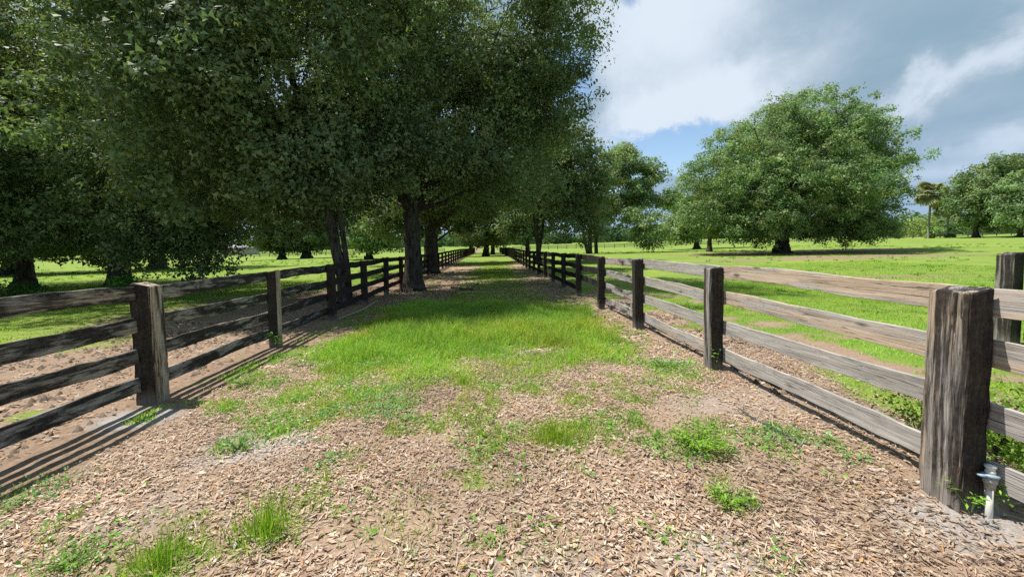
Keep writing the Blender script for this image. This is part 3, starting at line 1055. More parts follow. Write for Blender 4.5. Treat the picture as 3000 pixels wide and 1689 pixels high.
# trees further down the lane and out in the fields: base, lobes, trunk, ...
make_tree("oak standing in the middle of the lane far down between the fences", (-0.5, 66),
          [(0, 0, 7.5, 6.4, 5.5, 5.2), (0, -1, 4.0, 5.4, 4, 2.0), (0.5, 0, 11.5, 5.5, 5, 4)],
          [(0, 0, 0), (0.1, 0, 2), (0, 0, 9)], 0.50, 520, 80, 0.34, 21, group=G_LANE, clump_r=1.2, limbs=8, twigs=30, gap=0.34, flare=1.25)
make_tree("second oak of the lane half hidden behind the middle one", (0.75, 82),
          [(0, 0, 7.5, 6.4, 5.5, 5.2), (0.3, -1, 4.0, 5, 4, 2.0)],
          [(0, 0, 0), (0.1, 0, 2), (0, 0, 9)], 0.45, 350, 60, 0.38, 22, group=G_LANE, clump_r=1.2, limbs=6, twigs=20, gap=0.34, flare=1.25)
make_tree("forked slender oak just behind the right fence with a dark low crown", (4.75, 38),
          [(1.2, 0.5, 7.6, 5.2, 4.8, 4.2), (4.0, -0.5, 4.4, 2.9, 2.8, 2.7), (1, 0, 10.8, 4.4, 4, 3), (-2.3, 1, 8, 3, 3, 2.6), (5, 0, 8, 3, 3, 3)],
          [(0, 0, 0), (0.03, 0, 1.6), (-0.25, 0.1, 3.6), (-0.6, 0.1, 9)], 0.26, 700, 85, 0.21, 23, group=G_LANE, clump_r=1.0, limbs=10, twigs=60, gap=0.38,
          extra_stems=[([(0.05, 0, 0.9), (0.35, 0, 2.6), (0.7, 0, 5), (1.3, 0.1, 9)], 0.17)])
make_tree("oak leaning over the left fence halfway down the lane", (-5.6, 41),
          [(0, 0, 8.5, 6.5, 5.5, 5), (2.5, -1, 5.2, 4, 3.5, 2.2), (-3.5, -1, 4.6, 4.5, 3.5, 2.2)],
          [(0, 0, 0), (0.1, 0, 3), (0.2, 0, 10)], 0.42, 520, 80, 0.25, 24, group=G_LANE, clump_r=1.0, limbs=9, twigs=40, gap=0.46)
make_tree("small oak beyond the right fence near the far end of the lane", (5.6, 58),
          [(0, 0, 7.5, 5, 4.8, 4.6), (-0.5, -1, 4.2, 4, 3.4, 2)], [(0, 0, 0), (0.1, 0, 3), (0, 0, 9)], 0.34, 380, 60, 0.3, 25, group=G_LANE,
          clump_r=1.1, limbs=7, twigs=25, gap=0.38)
make_tree("farthest lane oak closing the view over the left fence", (-4.4, 97),
          [(0, 0, 7.5, 6, 5.5, 5), (0, -1, 4, 5, 4, 2)], [(0, 0, 0), (0.1, 0, 3), (0, 0, 9)], 0.5, 260, 55, 0.42, 26, group=G_LANE,
          clump_r=1.3, limbs=6, twigs=12, gap=0.36)

G_FIELD = "field oaks of the right paddock"
make_tree("pale trunked two stemmed oak with an airy crown between lane and round oak", (16.4, 64),
          [(1.0, 0, 9.0, 5.4, 5.5, 4.8), (7.5, 0, 10, 4.8, 5, 5), (9.0, -2, 4.8, 5, 4, 3.6), (4.5, 0, 14.2, 3.6, 3.6, 3.0), (9.5, 0, 12.8, 2.8, 3, 2.4), (0.5, -1, 6, 3.5, 3, 2.2), (6, 0, 16.0, 2.0, 2, 1.6), (11.8, 0, 9, 2.6, 3, 3)],
          [(0, 0, 0), (0.05, 0, 2), (0.2, 0, 5), (0.4, 0, 12)], 0.40, 640, 85, 0.30, 31, M_airy_leaf, group=G_FIELD, clump_r=1.1, limbs=14, twigs=80, gap=0.50, flare=1.3,
          extra_stems=[([(-0.3, 0, 0), (-0.9, 0, 2.5), (-1.5, 0, 6), (-2.0, 0, 9)], 0.30), ([(1.5, 1.5, 0), (1.4, 1.5, 3), (1.0, 1.2, 6), (2.2, 1, 10)], 0.34)])
make_tree("bushy low oak merging with the left flank of the round oak", (42.9, 80),
          [(0, 0, 7, 7, 6, 5), (-4, -1, 4.2, 5, 4, 3.4), (3, -1, 9.5, 5, 5, 4)], [(0, 0, 0), (0, 0, 2), (0.2, 0, 8)], 0.5, 460, 70, 0.38, 32, M_airy_leaf,
          group=G_FIELD, clump_r=1.25, limbs=8, twigs=30, gap=0.42)
make_tree("small oak on a short black trunk left of the round oak", (31.4, 55),
          [(0.5, 0, 4.6, 2.4, 2.2, 1.8), (1.0, 0, 6.8, 2.6, 2.4, 1.9)], [(0, 0, 0), (0, 0, 1.4), (0.3, 0, 5)], 0.36, 150, 80, 0.24, 33, M_airy_leaf,
          group=G_FIELD, clump_r=0.8, limbs=6, twigs=20, gap=0.38, flare=1.3)
# the big round oak
make_tree("big round live oak alone in the right paddock with a wide green dome", (34.4, 45),
          [(0.6, 0, 9.4, 11.4, 10, 7.2), (-7.2, -1, 7.4, 5.6, 6, 5.2), (7.4, -1, 7.4, 5.2, 6, 5.2), (15.9, 0, 10.9, 2.1, 2.2, 1.4), (12.4, 0, 10.6, 3.0, 2.6, 2.0), (2.0, 0, 14.4, 7.6, 7, 4.0), (5.4, -2.5, 3.0, 5.8, 5, 2.2), (-5, -2.5, 3.2, 6, 5, 2.2), (6.5, 0, 12.4, 5.6, 5, 3.4), (-9.0, 0, 4.6, 3.6, 4, 2.8), (1, -6, 7, 7, 4, 4)],
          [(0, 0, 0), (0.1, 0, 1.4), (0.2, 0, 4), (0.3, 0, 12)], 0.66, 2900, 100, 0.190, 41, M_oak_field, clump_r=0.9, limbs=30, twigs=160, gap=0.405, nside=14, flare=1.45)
# right hand far trees
make_tree("dark spreading tree at the right edge behind the palms", (110, 84),
          [(0.5, 0, 9, 5.0, 7, 6.0), (6, 0, 12.5, 7, 7, 6), (-1.0, -1, 7.0, 3.6, 5, 4.6), (3, -3, 4, 6, 5, 2.6), (12, 0, 14, 7, 6, 5), (10, -3, 6, 7, 5, 4)],
          [(0, 0, 0), (0, 0, 2), (0.2, 0, 10)], 0.5, 620, 80, 0.45, 42, M_far_leaf, clump_r=1.35, limbs=10, twigs=20, gap=0.40)
make_tree("lighter green tree cut by the right edge of the view", (109.5, 76),
          [(0, 0, 8, 5, 5, 4.6), (-1, -1, 4.5, 5, 4, 3), (1, 0, 11, 3.6, 3.5, 2.6)],
          [(0, 0, 0), (0, 0, 2), (0.2, 0, 9)], 0.4, 330, 75, 0.38, 43, M_oak_field, clump_r=1.2, limbs=8, twigs=12, gap=0.41, yellow=0.03)
# left paddock, far
G_LF = "oaks far out in the left paddock"
make_tree("rounded far oak on a thin dark trunk, the left of the distant pair", (-43.2, 86),
          [(0, 0, 8, 8.4, 7, 6), (0, -1, 4.0, 6.6, 5, 2.5), (-1, 0, 12.5, 6, 6, 4)], [(0, 0, 0), (0, 0, 2), (0.2, 0, 9)], 0.6, 460, 70, 0.38, 51, M_oak,
          group=G_LF, clump_r=1.3, limbs=8, twigs=20, gap=0.37)
make_tree("rounded far oak on a stout trunk, the right of the distant pair", (-38.3, 86),
          [(0, 0, 8, 7.6, 7, 6), (1.5, -1, 4.2, 6.2, 5, 2.5), (0, 0, 12.5, 6, 6, 4)], [(0, 0, 0), (0, 0, 2), (0.2, 0, 9)], 0.8, 460, 70, 0.38, 52, M_oak,
          group=G_LF, clump_r=1.3, limbs=8, twigs=20, gap=0.37)
make_tree("far oak with low boughs right of the leaning trunk in the left paddock", (-19.5, 66),
          [(0, 0, 7.2, 6, 5.5, 5), (2.6, -1, 4.2, 4, 3.6, 2.8), (0, -2, 3.2, 4.5, 3, 2)], [(0, 0, 0), (0, 0, 2), (0.2, 0, 9)], 0.45, 380, 65, 0.33, 53, M_oak_field,
          group=G_LF, clump_r=1.15, limbs=8, twigs=20, gap=0.40)
make_tree("shadowed oak deep behind the flared trunk oak at the left", (-47, 42),
          [(0, 0, 8, 9, 7, 6), (4, -2, 4.0, 7, 5, 3.4), (-6, -2, 5, 6, 5, 3.6), (0, -4, 3, 8, 3, 2.4)], [(0, 0, 0), (0, 0, 2), (0.2, 0, 10)], 0.6, 600, 75, 0.29, 54, M_oak,
          group=G_LF, clump_r=1.2, limbs=9, twigs=20, gap=0.36)
make_tree("tall oak filling the gap behind the drooping paddock oak", (-36.5, 46),
          [(0, 0, 10, 8, 6.5, 5.5), (3, -1, 14, 6, 5, 4), (-3, -1, 6.5, 6, 5, 2.6), (-3, -4, 3.2, 5, 3, 2.6)], [(0, 0, 0), (0, 0, 3), (0.2, 0, 11)], 0.6, 600, 75, 0.29, 55, M_oak,
          group=G_LF, clump_r=1.2, limbs=9, twigs=30, gap=0.39)


# ------------------------------------------------------------------ palms
def frond_mesh():
    """fan frond pointing +x, stalk from the origin"""
    parts = []
    u = np.linspace(0, 1, 5)
    pth = np.stack([u*1.0, u*0, 0.14*np.sin(u*1.6)], 1)
    parts.append(tube(pth, 0.025*(1-0.4*u), 4))
    V, F = join(parts)
    V = list(V)
    F = list(F)
    tip0 = np.array([1.0, 0, 0.14])
    for k in range(15):
        a = (k-7)/7*R(105)
        L = 0.95*(1-0.25*abs(k-7)/7)
        d = np.array([math.cos(a), math.sin(a), 0.0])
        s = np.array([-d[1], d[0], 0])*0.17
        m1 = tip0+d*L*0.5+np.array([0, 0, 0.06])
        e = tip0+d*L+np.array([0, 0, -0.22-0.18*abs(k-7)/7])
        b = len(V)
        V += [tip0-s*0.3, tip0+s*0.3, m1+s, m1-s, e]
        F += [(b, b+1, b+2), (b, b+2, b+3), (b+3, b+2, b+4)]
    return np.array(V), np.array(F)


FV, FF = frond_mesh()


def make_palm(label, base, H, seed, r_trunk=0.22, lean=0.3):
    r = np.random.default_rng(seed)
    x, y = base
    root = empty("palm_tree", (x, y, gz(x, y)), label, "palm")
    u = np.linspace(0, 1, 12)
    pth = np.stack([lean*u**2, 0*u, -0.3+(H+0.3)*u], 1)
    V, F = tube(pth, r_trunk*(1.15-0.25*u+0.25*np.exp(-u*14)), 10, seed, 0.05)
    mesh_tri("trunk", V, F, M_palm_trunk, smooth=True, parent=root)
    top = pth[-1]
    first = None
    for i in range(44):
        elv = R(np.interp(i/43, [0, 0.45, 0.8, 1], [80, 25, -20, -55]))+r.normal(0, 0.14)
        azm = i*2.39996+r.normal(0, 0.2)
        if first is None:
            o = mesh_tri("frond", FV, FF, M_palm, colors=np.ones((len(FV), 3)), parent=root)
            first = o
            first_dead = None
        else:
            o = link_copy(first, "frond", root)
        sc = r.uniform(0.95, 1.3)*(0.85 if elv > 1 else 1.05)*1.7
        o.location = top+np.array([0, 0, r.normal(0, 0.15)])
        o.rotation_euler = (r.normal(0, 0.35), -elv, azm)
        o.scale = (sc, sc, sc)
    return root


make_palm("taller cabbage palm with a round head of fan fronds at the far fence", (111.6, 95), 11.0, 3)
make_palm("shorter cabbage palm partly hidden by the dark right edge tree", (118.0, 96), 8.6, 4, 0.2, -0.3)


# ------------------------------------------------------------------ shrubs and tree line beyond
def make_shrub(name, label, base, rx, ry, rz, n, leaf, seed, mat, tint=(1, 1, 1), cat="shrub", group=None, quad=False, zc=0.75):
    r = np.random.default_rng(seed)
    x, y = base
    root = empty(name, (x, y, gz(x, y)), label, cat, group)
    parts = []
    for k in range(7):
        a = r.uniform(0, 6.28)
        e = np.array([math.cos(a)*rx*0.6, math.sin(a)*ry*0.6, rz*r.uniform(0.9, 1.5)])
        u = np.linspace(0, 1, 5)[:, None]
        parts.append(tube(np.array([0, 0, -0.1])*(1-u)+e*u+np.array([0, 0, 0.2*rz])*np.sin(u*np.pi), 0.03*rz*(1-0.7*u[:, 0])+0.004, 4))
    V, F = join(parts)
    mesh_tri("stem", V, F, M_bark, parent=root)
    k = max(8, n//40)
    d = r.normal(size=(k, 3))
    d /= np.linalg.norm(d, axis=1, keepdims=True)
    C = d*(r.uniform(0.2, 1, (k, 1))**0.5)*np.array([rx, ry, rz])+np.array([0, 0, rz*zc])
    ci = r.integers(0, k, n)
    off = r.normal(size=(n, 3))*np.array([rx, ry, rz])*0.2
    P = C[ci]+off
    P[:, 2] = np.abs(P[:, 2])+0.02
    tn = np.ones((n, 3))*np.array(tint)*(1+0.25*r.normal(size=(k, 1)))[ci].clip(0.4, 1.8)*(1+0.15*r.normal(size=(n, 1)))
    V, F, C2 = leaves(P, off+np.array([0, 0, 0.6*rz])+r.normal(0, 0.4*rz, (n, 3)), leaf, r, quad, tn.clip(0.1, 2.5), 0.6)
    c = mesh_tri("foliage", V, F, mat, colors=C2, parent=root)
    c['kind'] = 'stuff'
    return root


G_SH = "scrub bushes beyond the far right fence"
shr = [((128, 118), 3.2, 2.6, 2.4, (1.5, 1.35, 0.8), "olive yellow scrub bush behind the trunk of the taller palm"),
       ((139, 117), 2.8, 2.4, 1.8, (1.1, 1.2, 0.8), "green scrub bush behind the shorter palm"),
       ((107, 109), 2.2, 2.0, 1.6, (1.7, 1.7, 0.5), "bright lime bush close beside the round oak's right flank"),
       ((150, 130), 5.5, 4, 4.2, (1.7, 1.45, 0.9), "large khaki bush rising between the two palms"),
       ((131, 134), 4.5, 4, 3.2, (1.2, 1.3, 0.8), "mid green bush beyond the fence left of the palms"),
       ((160, 122), 5, 4, 4.0, (0.9, 1.0, 0.8), "dark bush behind the fence under the right edge tree"),
       ((112.6, 95.5), 1.1, 0.9, 0.6, (1.2, 1.2, 0.8), "low weed bush at the foot of the taller palm"),
       ((118.3, 95.8), 1.3, 1.0, 0.6, (0.8, 1.0, 0.8), "low dark bush at the foot of the shorter palm")]
for i, (b, rx, ry, rz, tn, lb) in enumerate(shr):
    make_shrub("scrub_bush", lb, b, rx, ry, rz, 1500, 0.45 if rx > 1.5 else 0.2, 600+i, M_far_leaf, tn, group=G_SH)


def tree_line():
    r = np.random.default_rng(91)
    Ps, Ns, Ts = [], [], []
    az_ = np.radians(np.arange(-68, 69, 0.34))
    for a in az_:
        D = r.uniform(330, 460)
        hh = r.uniform(7, 12)*(0.6+0.9*float(fbm(np.array([a*14.0]), np.array([0.0]), seed=5, oct=3)[0]))
        if a > 0.7:
            hh *= 1.35
        x, y = D*math.sin(a), D*math.cos(a)
        z = gz(x, y)
        n = 170
        d = r.normal(size=(n, 3))
        d /= np.linalg.norm(d, axis=1, keepdims=True)
        rad = r.uniform(0.5, 1, (n, 1))**0.5
        P = np.array([x, y, z+hh*0.5])+d*rad*np.array([hh*0.65, hh*0.5, hh*0.55])
        Ps.append(P)
        Ns.append(d+np.array([0, 0, 0.4])+r.normal(0, 0.3, (n, 3)))
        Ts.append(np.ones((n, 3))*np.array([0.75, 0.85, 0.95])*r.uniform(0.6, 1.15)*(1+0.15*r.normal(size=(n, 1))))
    P, N, T = np.concatenate(Ps), np.concatenate(Ns), np.concatenate(Ts)
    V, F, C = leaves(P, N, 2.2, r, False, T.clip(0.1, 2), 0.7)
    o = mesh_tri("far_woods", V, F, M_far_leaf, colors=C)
    tag(o, "distant line of woods along the horizon", kind='stuff')


tree_line()

# a low house far off behind the left paddock
hb = empty("farm_house", (-116, 190, gz(-116, 190)), "low distant farm house with a hipped roof beyond the left paddock", "house")
hw, hd, hh, rh = 7.5, 5, 2.8, 1.9
V = [(-hw, -hd, -1), (hw, -hd, -1), (hw, hd, -1), (-hw, hd, -1), (-hw, -hd, hh), (hw, -hd, hh), (hw, hd, hh), (-hw, hd, hh)]
F = [(0, 1, 5), (0, 5, 4), (1, 2, 6), (1, 6, 5), (2, 3, 7), (2, 7, 6), (3, 0, 4), (3, 4, 7)]
mesh_tri("wall", np.array(V), np.array(F), M_house_wall, parent=hb)
e = 0.6
V = [(-hw-e, -hd-e, hh-0.1), (hw+e, -hd-e, hh-0.1), (hw+e, hd+e, hh-0.1), (-hw-e, hd+e, hh-0.1), (-hw*0.5, 0, hh+rh), (hw*0.5, 0, hh+rh)]
F = [(0, 1, 5), (0, 5, 4), (1, 2, 5), (2, 3, 4), (2, 4, 5), (3, 0, 4), (0, 2, 1), (0, 3, 2)]
mesh_tri("roof", np.array(V), np.array(F), M_house_roof, parent=hb)


# ------------------------------------------------------------------ grass blades
def blades(P, H, W, r, tint, bend=0.5, lean=None, short=False):
    n = len(P)
    a = r.uniform(0, 2*np.pi, n)
    side = np.stack([np.cos(a), np.sin(a), np.zeros(n)], 1)
    b = r.uniform(0, 2*np.pi, n)
    ld = np.stack([np.cos(b), np.sin(b), np.zeros(n)], 1)
    if lean is not None:
        ld = ld*0.5+lean
    k = (bend*r.uniform(0.2, 1.2, n))[:, None]
    H = H[:, None]
    W = W[:, None]
    up = np.array([0, 0, 1.0])
    m_ = P+up*H*0.55+ld*H*k*0.28
    t_ = P+up*H*(1-0.25*k)+ld*H*k*0.85
    if short:
        V = np.stack([P-side*W*0.55, P+side*W*0.55, t_], 1).reshape(-1, 3)
        i = np.arange(n)*3
        return V, np.stack([i, i+1, i+2], 1), np.repeat(tint, 3, axis=0)
    V = np.stack([P-side*W*0.5, P+side*W*0.5, m_+side*W*0.42, m_-side*W*0.42, t_], 1).reshape(-1, 3)
    i = np.arange(n)*5
    F = np.concatenate([np.stack([i, i+1, i+2], 1), np.stack([i, i+2, i+3], 1), np.stack([i+3, i+2, i+4], 1)])
    return V, F, np.repeat(tint, 5, axis=0)


def grass_field(name, label, n, xs, ys, hmul, wid, seed, dens_pow=1.4, ybias=1.0, bend=0.6, thr=0.25, mat=None, trim=None, tmul=1.0):
    r = np.random.default_rng(seed)
    m_ = int(n)
    x = r.uniform(xs[0], xs[1], m_)
    y = ys[0]+(ys[1]-ys[0])*r.uniform(0, 1, m_)**ybias
    g, s, l, h, tl = cover(x, y)
    nn = fbm(x*3.5, y*3.5, seed=66, oct=3)
    p = np.clip((g-thr*0.3)/(1-thr*0.3), 0, 1)**dens_pow*(0.35+1.1*nn)
    keep = r.uniform(0, 1, m_) < p
    if trim is not None:
        keep &= trim(x, y)
    x, y, h, g, nn, tl = x[keep], y[keep], h[keep], g[keep], nn[keep], tl[keep]
    P = np.stack([x, y, ground(x, y)-0.008], 1)
    k = len(x)
    H = h*hmul*(0.45+0.9*r.uniform(0, 1, k))*(0.55+0.9*nn)
    tint = np.ones((k, 3))*(0.72+0.5*r.uniform(0, 1, (k, 1)))*(0.7+0.6*fbm(x*1.1, y*1.1, seed=71, oct=3))[:, None]
    yel = np.clip(fbm(x*0.8, y*0.8, seed=73, oct=3)-0.45, 0, 1)*0.8
    tint *= tmul
    tint *= (1+0.22*np.exp(-((y-5.2)/1.4)**2))[:, None]
    tint[:, 0] *= 1+yel
    dryb = r.uniform(0, 1, k) < 0.12
    tint[dryb] *= np.array([1.7, 1.0, 2.6])
    V, F, C = blades(P, H, wid*(0.6+0.8*r.uniform(0, 1, k))*(1+0.04*np.clip(y-6, 0, 30)), r, tint, bend, short=tmul > 1)
    o = mesh_tri(name, V, F, mat or M_grass, colors=C)
    tag(o, label, kind='stuff')
    return k


nb = 0
nb += grass_field("lane_grass", "thick bright green grass growing across the lane", 205000, (XL+0.1, XR+0.1), (3.2, 12.8), 1.0, 0.0080, 1, 1.1, 1.15, 0.9)
nb += grass_field("thin_grass", "sparse green grass coming through the dry leaves", 130000, (XL+0.1, XR), (1.2, 4.8), 0.85, 0.0055, 2, 1.1, 1.0, 0.9)
nb += grass_field("shade_grass", "short grass under the lane trees", 60000, (-3.2, 2.9), (11.5, 42), 0.9, 0.016, 3, 1.3, 1.3, 0.9)
nb += grass_field("paddock_grass", "short grass of the right paddock", 120000, (10, 26), (1.2, 26), 0.62, 0.016, 4, 1.1, 1.2, 0.9, tmul=1.12)
nb += grass_field("paddock_grass", "short grass just behind the right fence", 220000, (XR+0.1, 12), (1.2, 15), 0.60, 0.0115, 6, 0.9, 1.15, 0.9, tmul=1.12)
nb += grass_field("paddock_grass", "short grass of the left paddock", 150000, (-24, XL-0.1), (2.0, 24), 0.62, 0.013, 5, 1.0, 1.1, 0.9, tmul=1.15)


def flat_weeds():
    """tiny round leaves of creeping weeds between the grass"""
    r = np.random.default_rng(44)
    m_ = 120000
    x = r.uniform(XL+0.2, XR, m_)
    y = r.uniform(1.3, 7.5, m_)
    g, s, l, h, tl = cover(x, y)
    nn = fbm(x*2.2, y*2.2, seed=47, oct=3)
    p = np.clip(g*1.5, 0, 1)*(1-0.8*tl)*sst(nn, 0.46, 0.66)*0.8
    k = r.uniform(0, 1, m_) < p
    x, y = x[k], y[k]
    n = len(x)
    P = np.stack([x, y, ground(x, y)+0.012+0.05*r.uniform(0, 1, n)**2], 1)
    T = np.ones((n, 3))*(0.8+0.5*r.uniform(0, 1, (n, 1)))
    T *= np.where((fbm(x*0.9, y*0.9, seed=48, oct=2) > 0.52)[:, None], np.array([0.95, 0.95, 1.6]), np.array([1.1, 1.05, 0.9]))
    V, F, C = leaves(P, np.array([0, 0, 1.0])+r.normal(0, 0.5, (n, 3)), 0.026, r, True, T, 0.6)
    tag(mesh_tri("creeping_weeds", V, F, M_weed, colors=C), "small leaved creeping weeds spreading over the lane", kind='stuff')


flat_weeds()


def paddock_weeds():
    r = np.random.default_rng(83)
    m_ = 2600
    x = np.concatenate([r.uniform(XR+1.5, 70, m_), r.uniform(-60, XL-1.5, m_)])
    y = 4+r.uniform(0, 1, 2*m_)**1.3*75
    g = cover(x, y)[0]
    nn = fbm(x*0.16, y*0.16, seed=84, oct=3)
    k = r.uniform(0, 1, 2*m_) < g*sst(nn, 0.40, 0.62)
    x, y = x[k], y[k]
    per = 13
    X = np.repeat(x, per)+r.normal(0, 0.09, len(x)*per)
    Y = np.repeat(y, per)+r.normal(0, 0.09, len(x)*per)
    n = len(X)
    hh = np.repeat(0.06+0.11*r.uniform(0, 1, len(x)), per)*r.uniform(0.5, 1.2, n)
    ct = np.repeat(np.where(r.uniform(0, 1, (len(x), 1)) < 0.3, np.array([[1.35, 1.1, 1.3]]), np.array([[0.85, 0.95, 0.9]])), per, axis=0)
    V, F, C = blades(np.stack([X, Y, ground(X, Y)-0.01], 1), hh, 0.014+0.0012*Y, r, ct*(0.7+0.5*r.uniform(0, 1, (n, 1))), 0.8)
    tag(mesh_tri("paddock_weeds", V, F, M_grass, colors=C), "taller weeds and rank tufts scattered over both paddocks", kind='stuff')


paddock_weeds()


# ------------------------------------------------------------------ leaf litter
def litter(name, label, n, xs, ys, size, seed, ybias=1.0, dark=False):
    r = np.random.default_rng(seed)
    x = r.uniform(xs[0], xs[1], n)
    y = ys[0]+(ys[1]-ys[0])*r.uniform(0, 1, n)**ybias
    g, s, l, h, tl = cover(x, y)
    nn = fbm(x*1.3, y*1.3, seed=52, oct=3)
    k = r.uniform(0, 1, n) < l*(1-0.35*g)*np.clip(2.2*nn-0.28, 0.12, 1)
    x, y = x[k], y[k]
    n = len(x)
    P = np.stack([x, y, ground(x, y)+0.003+0.016*r.uniform(0, 1, n)**1.5], 1)
    pal = np.array([(0.50, 0.37, 0.265), (0.43, 0.305, 0.22), (0.31, 0.205, 0.15), (0.54, 0.44, 0.335), (0.46, 0.395, 0.34), (0.19, 0.12, 0.085), (0.45, 0.25, 0.11), (0.13, 0.09, 0.07)])
    pr = np.array([0.27, 0.22, 0.15, 0.11, 0.09, 0.08, 0.04, 0.04])
    T = pal[r.choice(len(pal), n, p=pr/pr.sum())]*(0.8+0.4*r.uniform(0, 1, (n, 1)))
    T = T*(0.50+0.92*fbm(x*1.1, y*1.1, seed=57, oct=4))[:, None]
    # each leaf: narrow blade folded along its midrib and curled
    a = r.uniform(0, 2*np.pi, n)
    tilt = r.normal(0, 0.15, n)
    d = np.stack([np.cos(a)*np.cos(tilt), np.sin(a)*np.cos(tilt), np.sin(tilt)], 1)
    N = np.stack([r.normal(0, 0.26, n), r.normal(0, 0.26, n), np.ones(n)], 1)
    N -= d*np.sum(N*d, 1, keepdims=True)
    N /= np.linalg.norm(N, axis=1, keepdims=True)
    s_ = np.cross(N, d)
    L = (size*(0.5+0.8*r.uniform(0, 1, n)+1.1*r.uniform(0, 1, n)**6))[:, None]
    W = L*(r.uniform(0.04, 0.08, (n, 1)) if dark else r.uniform(0.18, 0.42, (n, 1)))
    cu = r.uniform(-0.05, 0.16, (n, 1))*L
    fo = r.uniform(0.0, 0.35, (n, 1))*W
    V = np.stack([P-d*L*0.5+N*cu, P-d*L*0.1+s_*W*0.5+N*fo, P-d*L*0.1-s_*W*0.5+N*fo, P+d*L*0.15-N*0.0, P+d*L*0.5+N*cu*0.8, P-d*L*0.1], 1).reshape(-1, 3)
    b = np.arange(n)*6
    nr, fr = b[y < 3.2], b[y >= 3.2]      # near leaves keep their folded midrib
    F = np.concatenate([np.stack([nr, nr+5, nr+1], 1), np.stack([nr, nr+2, nr+5], 1), np.stack([nr+1, nr+5, nr+4], 1), np.stack([nr+5, nr+2, nr+4], 1),
                        np.stack([fr, fr+2, fr+1], 1), np.stack([fr+1, fr+2, fr+4], 1)])
    V[:, 2] = np.maximum(V[:, 2], ground(V[:, 0], V[:, 1])+0.0015)
    o = mesh_tri(name, V, F, M_litter, colors=np.repeat(T, 6, axis=0))
    tag(o, label, kind='stuff')
    return n


nl = litter("leaf_litter", "dry tan and brown oak leaves strewn over the lane", 215000, (XL+0.05, XR+1.6), (1.15, 6.2), 0.035, 1, 1.15)
nl += litter("leaf_litter", "dry leaves and trash on the bare soil behind the left fence", 40000, (-10, XL-0.1), (1.8, 13), 0.06, 4, 1.0)
nl += litter("straw", "thin dry straw and stalks among the fallen leaves", 45000, (XL+0.05, XR+1.6), (1.15, 6.5), 0.085, 3, 1.1, True)
nl += litter("leaf_litter", "dry leaves thinning out towards the shade of the trees", 40000, (XL+0.05, XR+1.8), (5.8, 20), 0.085, 2, 1.2)


def churned_soil():
    """clods of trampled soil behind the left fence and a mulchy bank behind the right one"""
    r = np.random.default_rng(61)
    n = 7000
    x = np.concatenate([r.uniform(-9.5, XL-0.2, n), r.uniform(XR+0.25, XR+1.4, 1500)])
    y = np.concatenate([2.0+8*r.uniform(0, 1, n)**1.2, r.uniform(4.0, 9.5, 1500)])
    g, s, l, h, tl = cover(x, y)
    nn = fbm(x*1.5, y*1.5, seed=62, oct=3)
    k = r.uniform(0, 1, len(x)) < (1-g)*sst(nn, 0.38, 0.60)
    x, y = x[k], y[k]
    n = len(x)
    P = np.stack([x, y, ground(x, y)], 1)
    S = (0.012+0.04*r.uniform(0, 1, n)**3)
    oct_ = np.array([(1, 0, 0), (0, 1, 0), (-1, 0, 0), (0, -1, 0), (0, 0, 0.9), (0, 0, -0.5)], float)
    V = (P[:, None]+oct_[None]*S[:, None, None]*(1+0.45*r.normal(size=(n, 6, 3)))).reshape(-1, 3)
    b = np.arange(n)*6
    F = np.concatenate([np.stack([b+i, b+(i+1) % 4, b+4], 1) for i in range(4)])
    T = np.repeat(np.array([(0.12, 0.085, 0.06)])*(0.6+0.9*r.uniform(0, 1, (n, 1))), 6, axis=0)
    tag(mesh_tri("soil_clods", V, F, M_litter, colors=T), "dark clods of trampled soil and mulch behind the fences", kind='stuff')


churned_soil()


# ------------------------------------------------------------------ single tufts and weeds
def tuft(label, x, y, rad, n, h, seed, tint=(1, 1, 1), w=0.006, squash=1.0):
    r = np.random.default_rng(seed)
    a = r.uniform(0, 2*np.pi, n)
    q_ = np.abs(r.normal(0, 0.5, n))*rad
    px, py = np.cos(a)*q_, np.sin(a)*q_*squash
    P = np.stack([px, py, ground(px+x, py+y)-gz(x, y)-0.01], 1)
    lean = np.stack([px, py, np.zeros(n)], 1)/max(rad, 0.01)*1.1 + r.normal(0, 0.35, (n, 3))*np.array([1, 1, 0])
    T = np.ones((n, 3))*np.array(tint)*(0.7+0.55*r.uniform(0, 1, (n, 1)))
    dr = r.uniform(0, 1, n) < 0.08
    T[dr] *= np.array([1.8, 1.1, 3.0])
    H = h*(0.22+0.95*r.uniform(0, 1, n)**1.5)*(1-0.35*np.clip(q_/rad, 0, 1))
    V, F, C = blades(P, H, w*0.8*(0.5+0.8*r.uniform(0, 1, n)), r, T, 0.75, lean)
    root = empty("grass_tuft", (x, y, gz(x, y)), label, "grass tuft", "single tufts in the leaf litter")
    o = mesh_tri("blades", V, F, M_grass, colors=C, parent=root)
    o['kind'] = 'stuff'
    return root


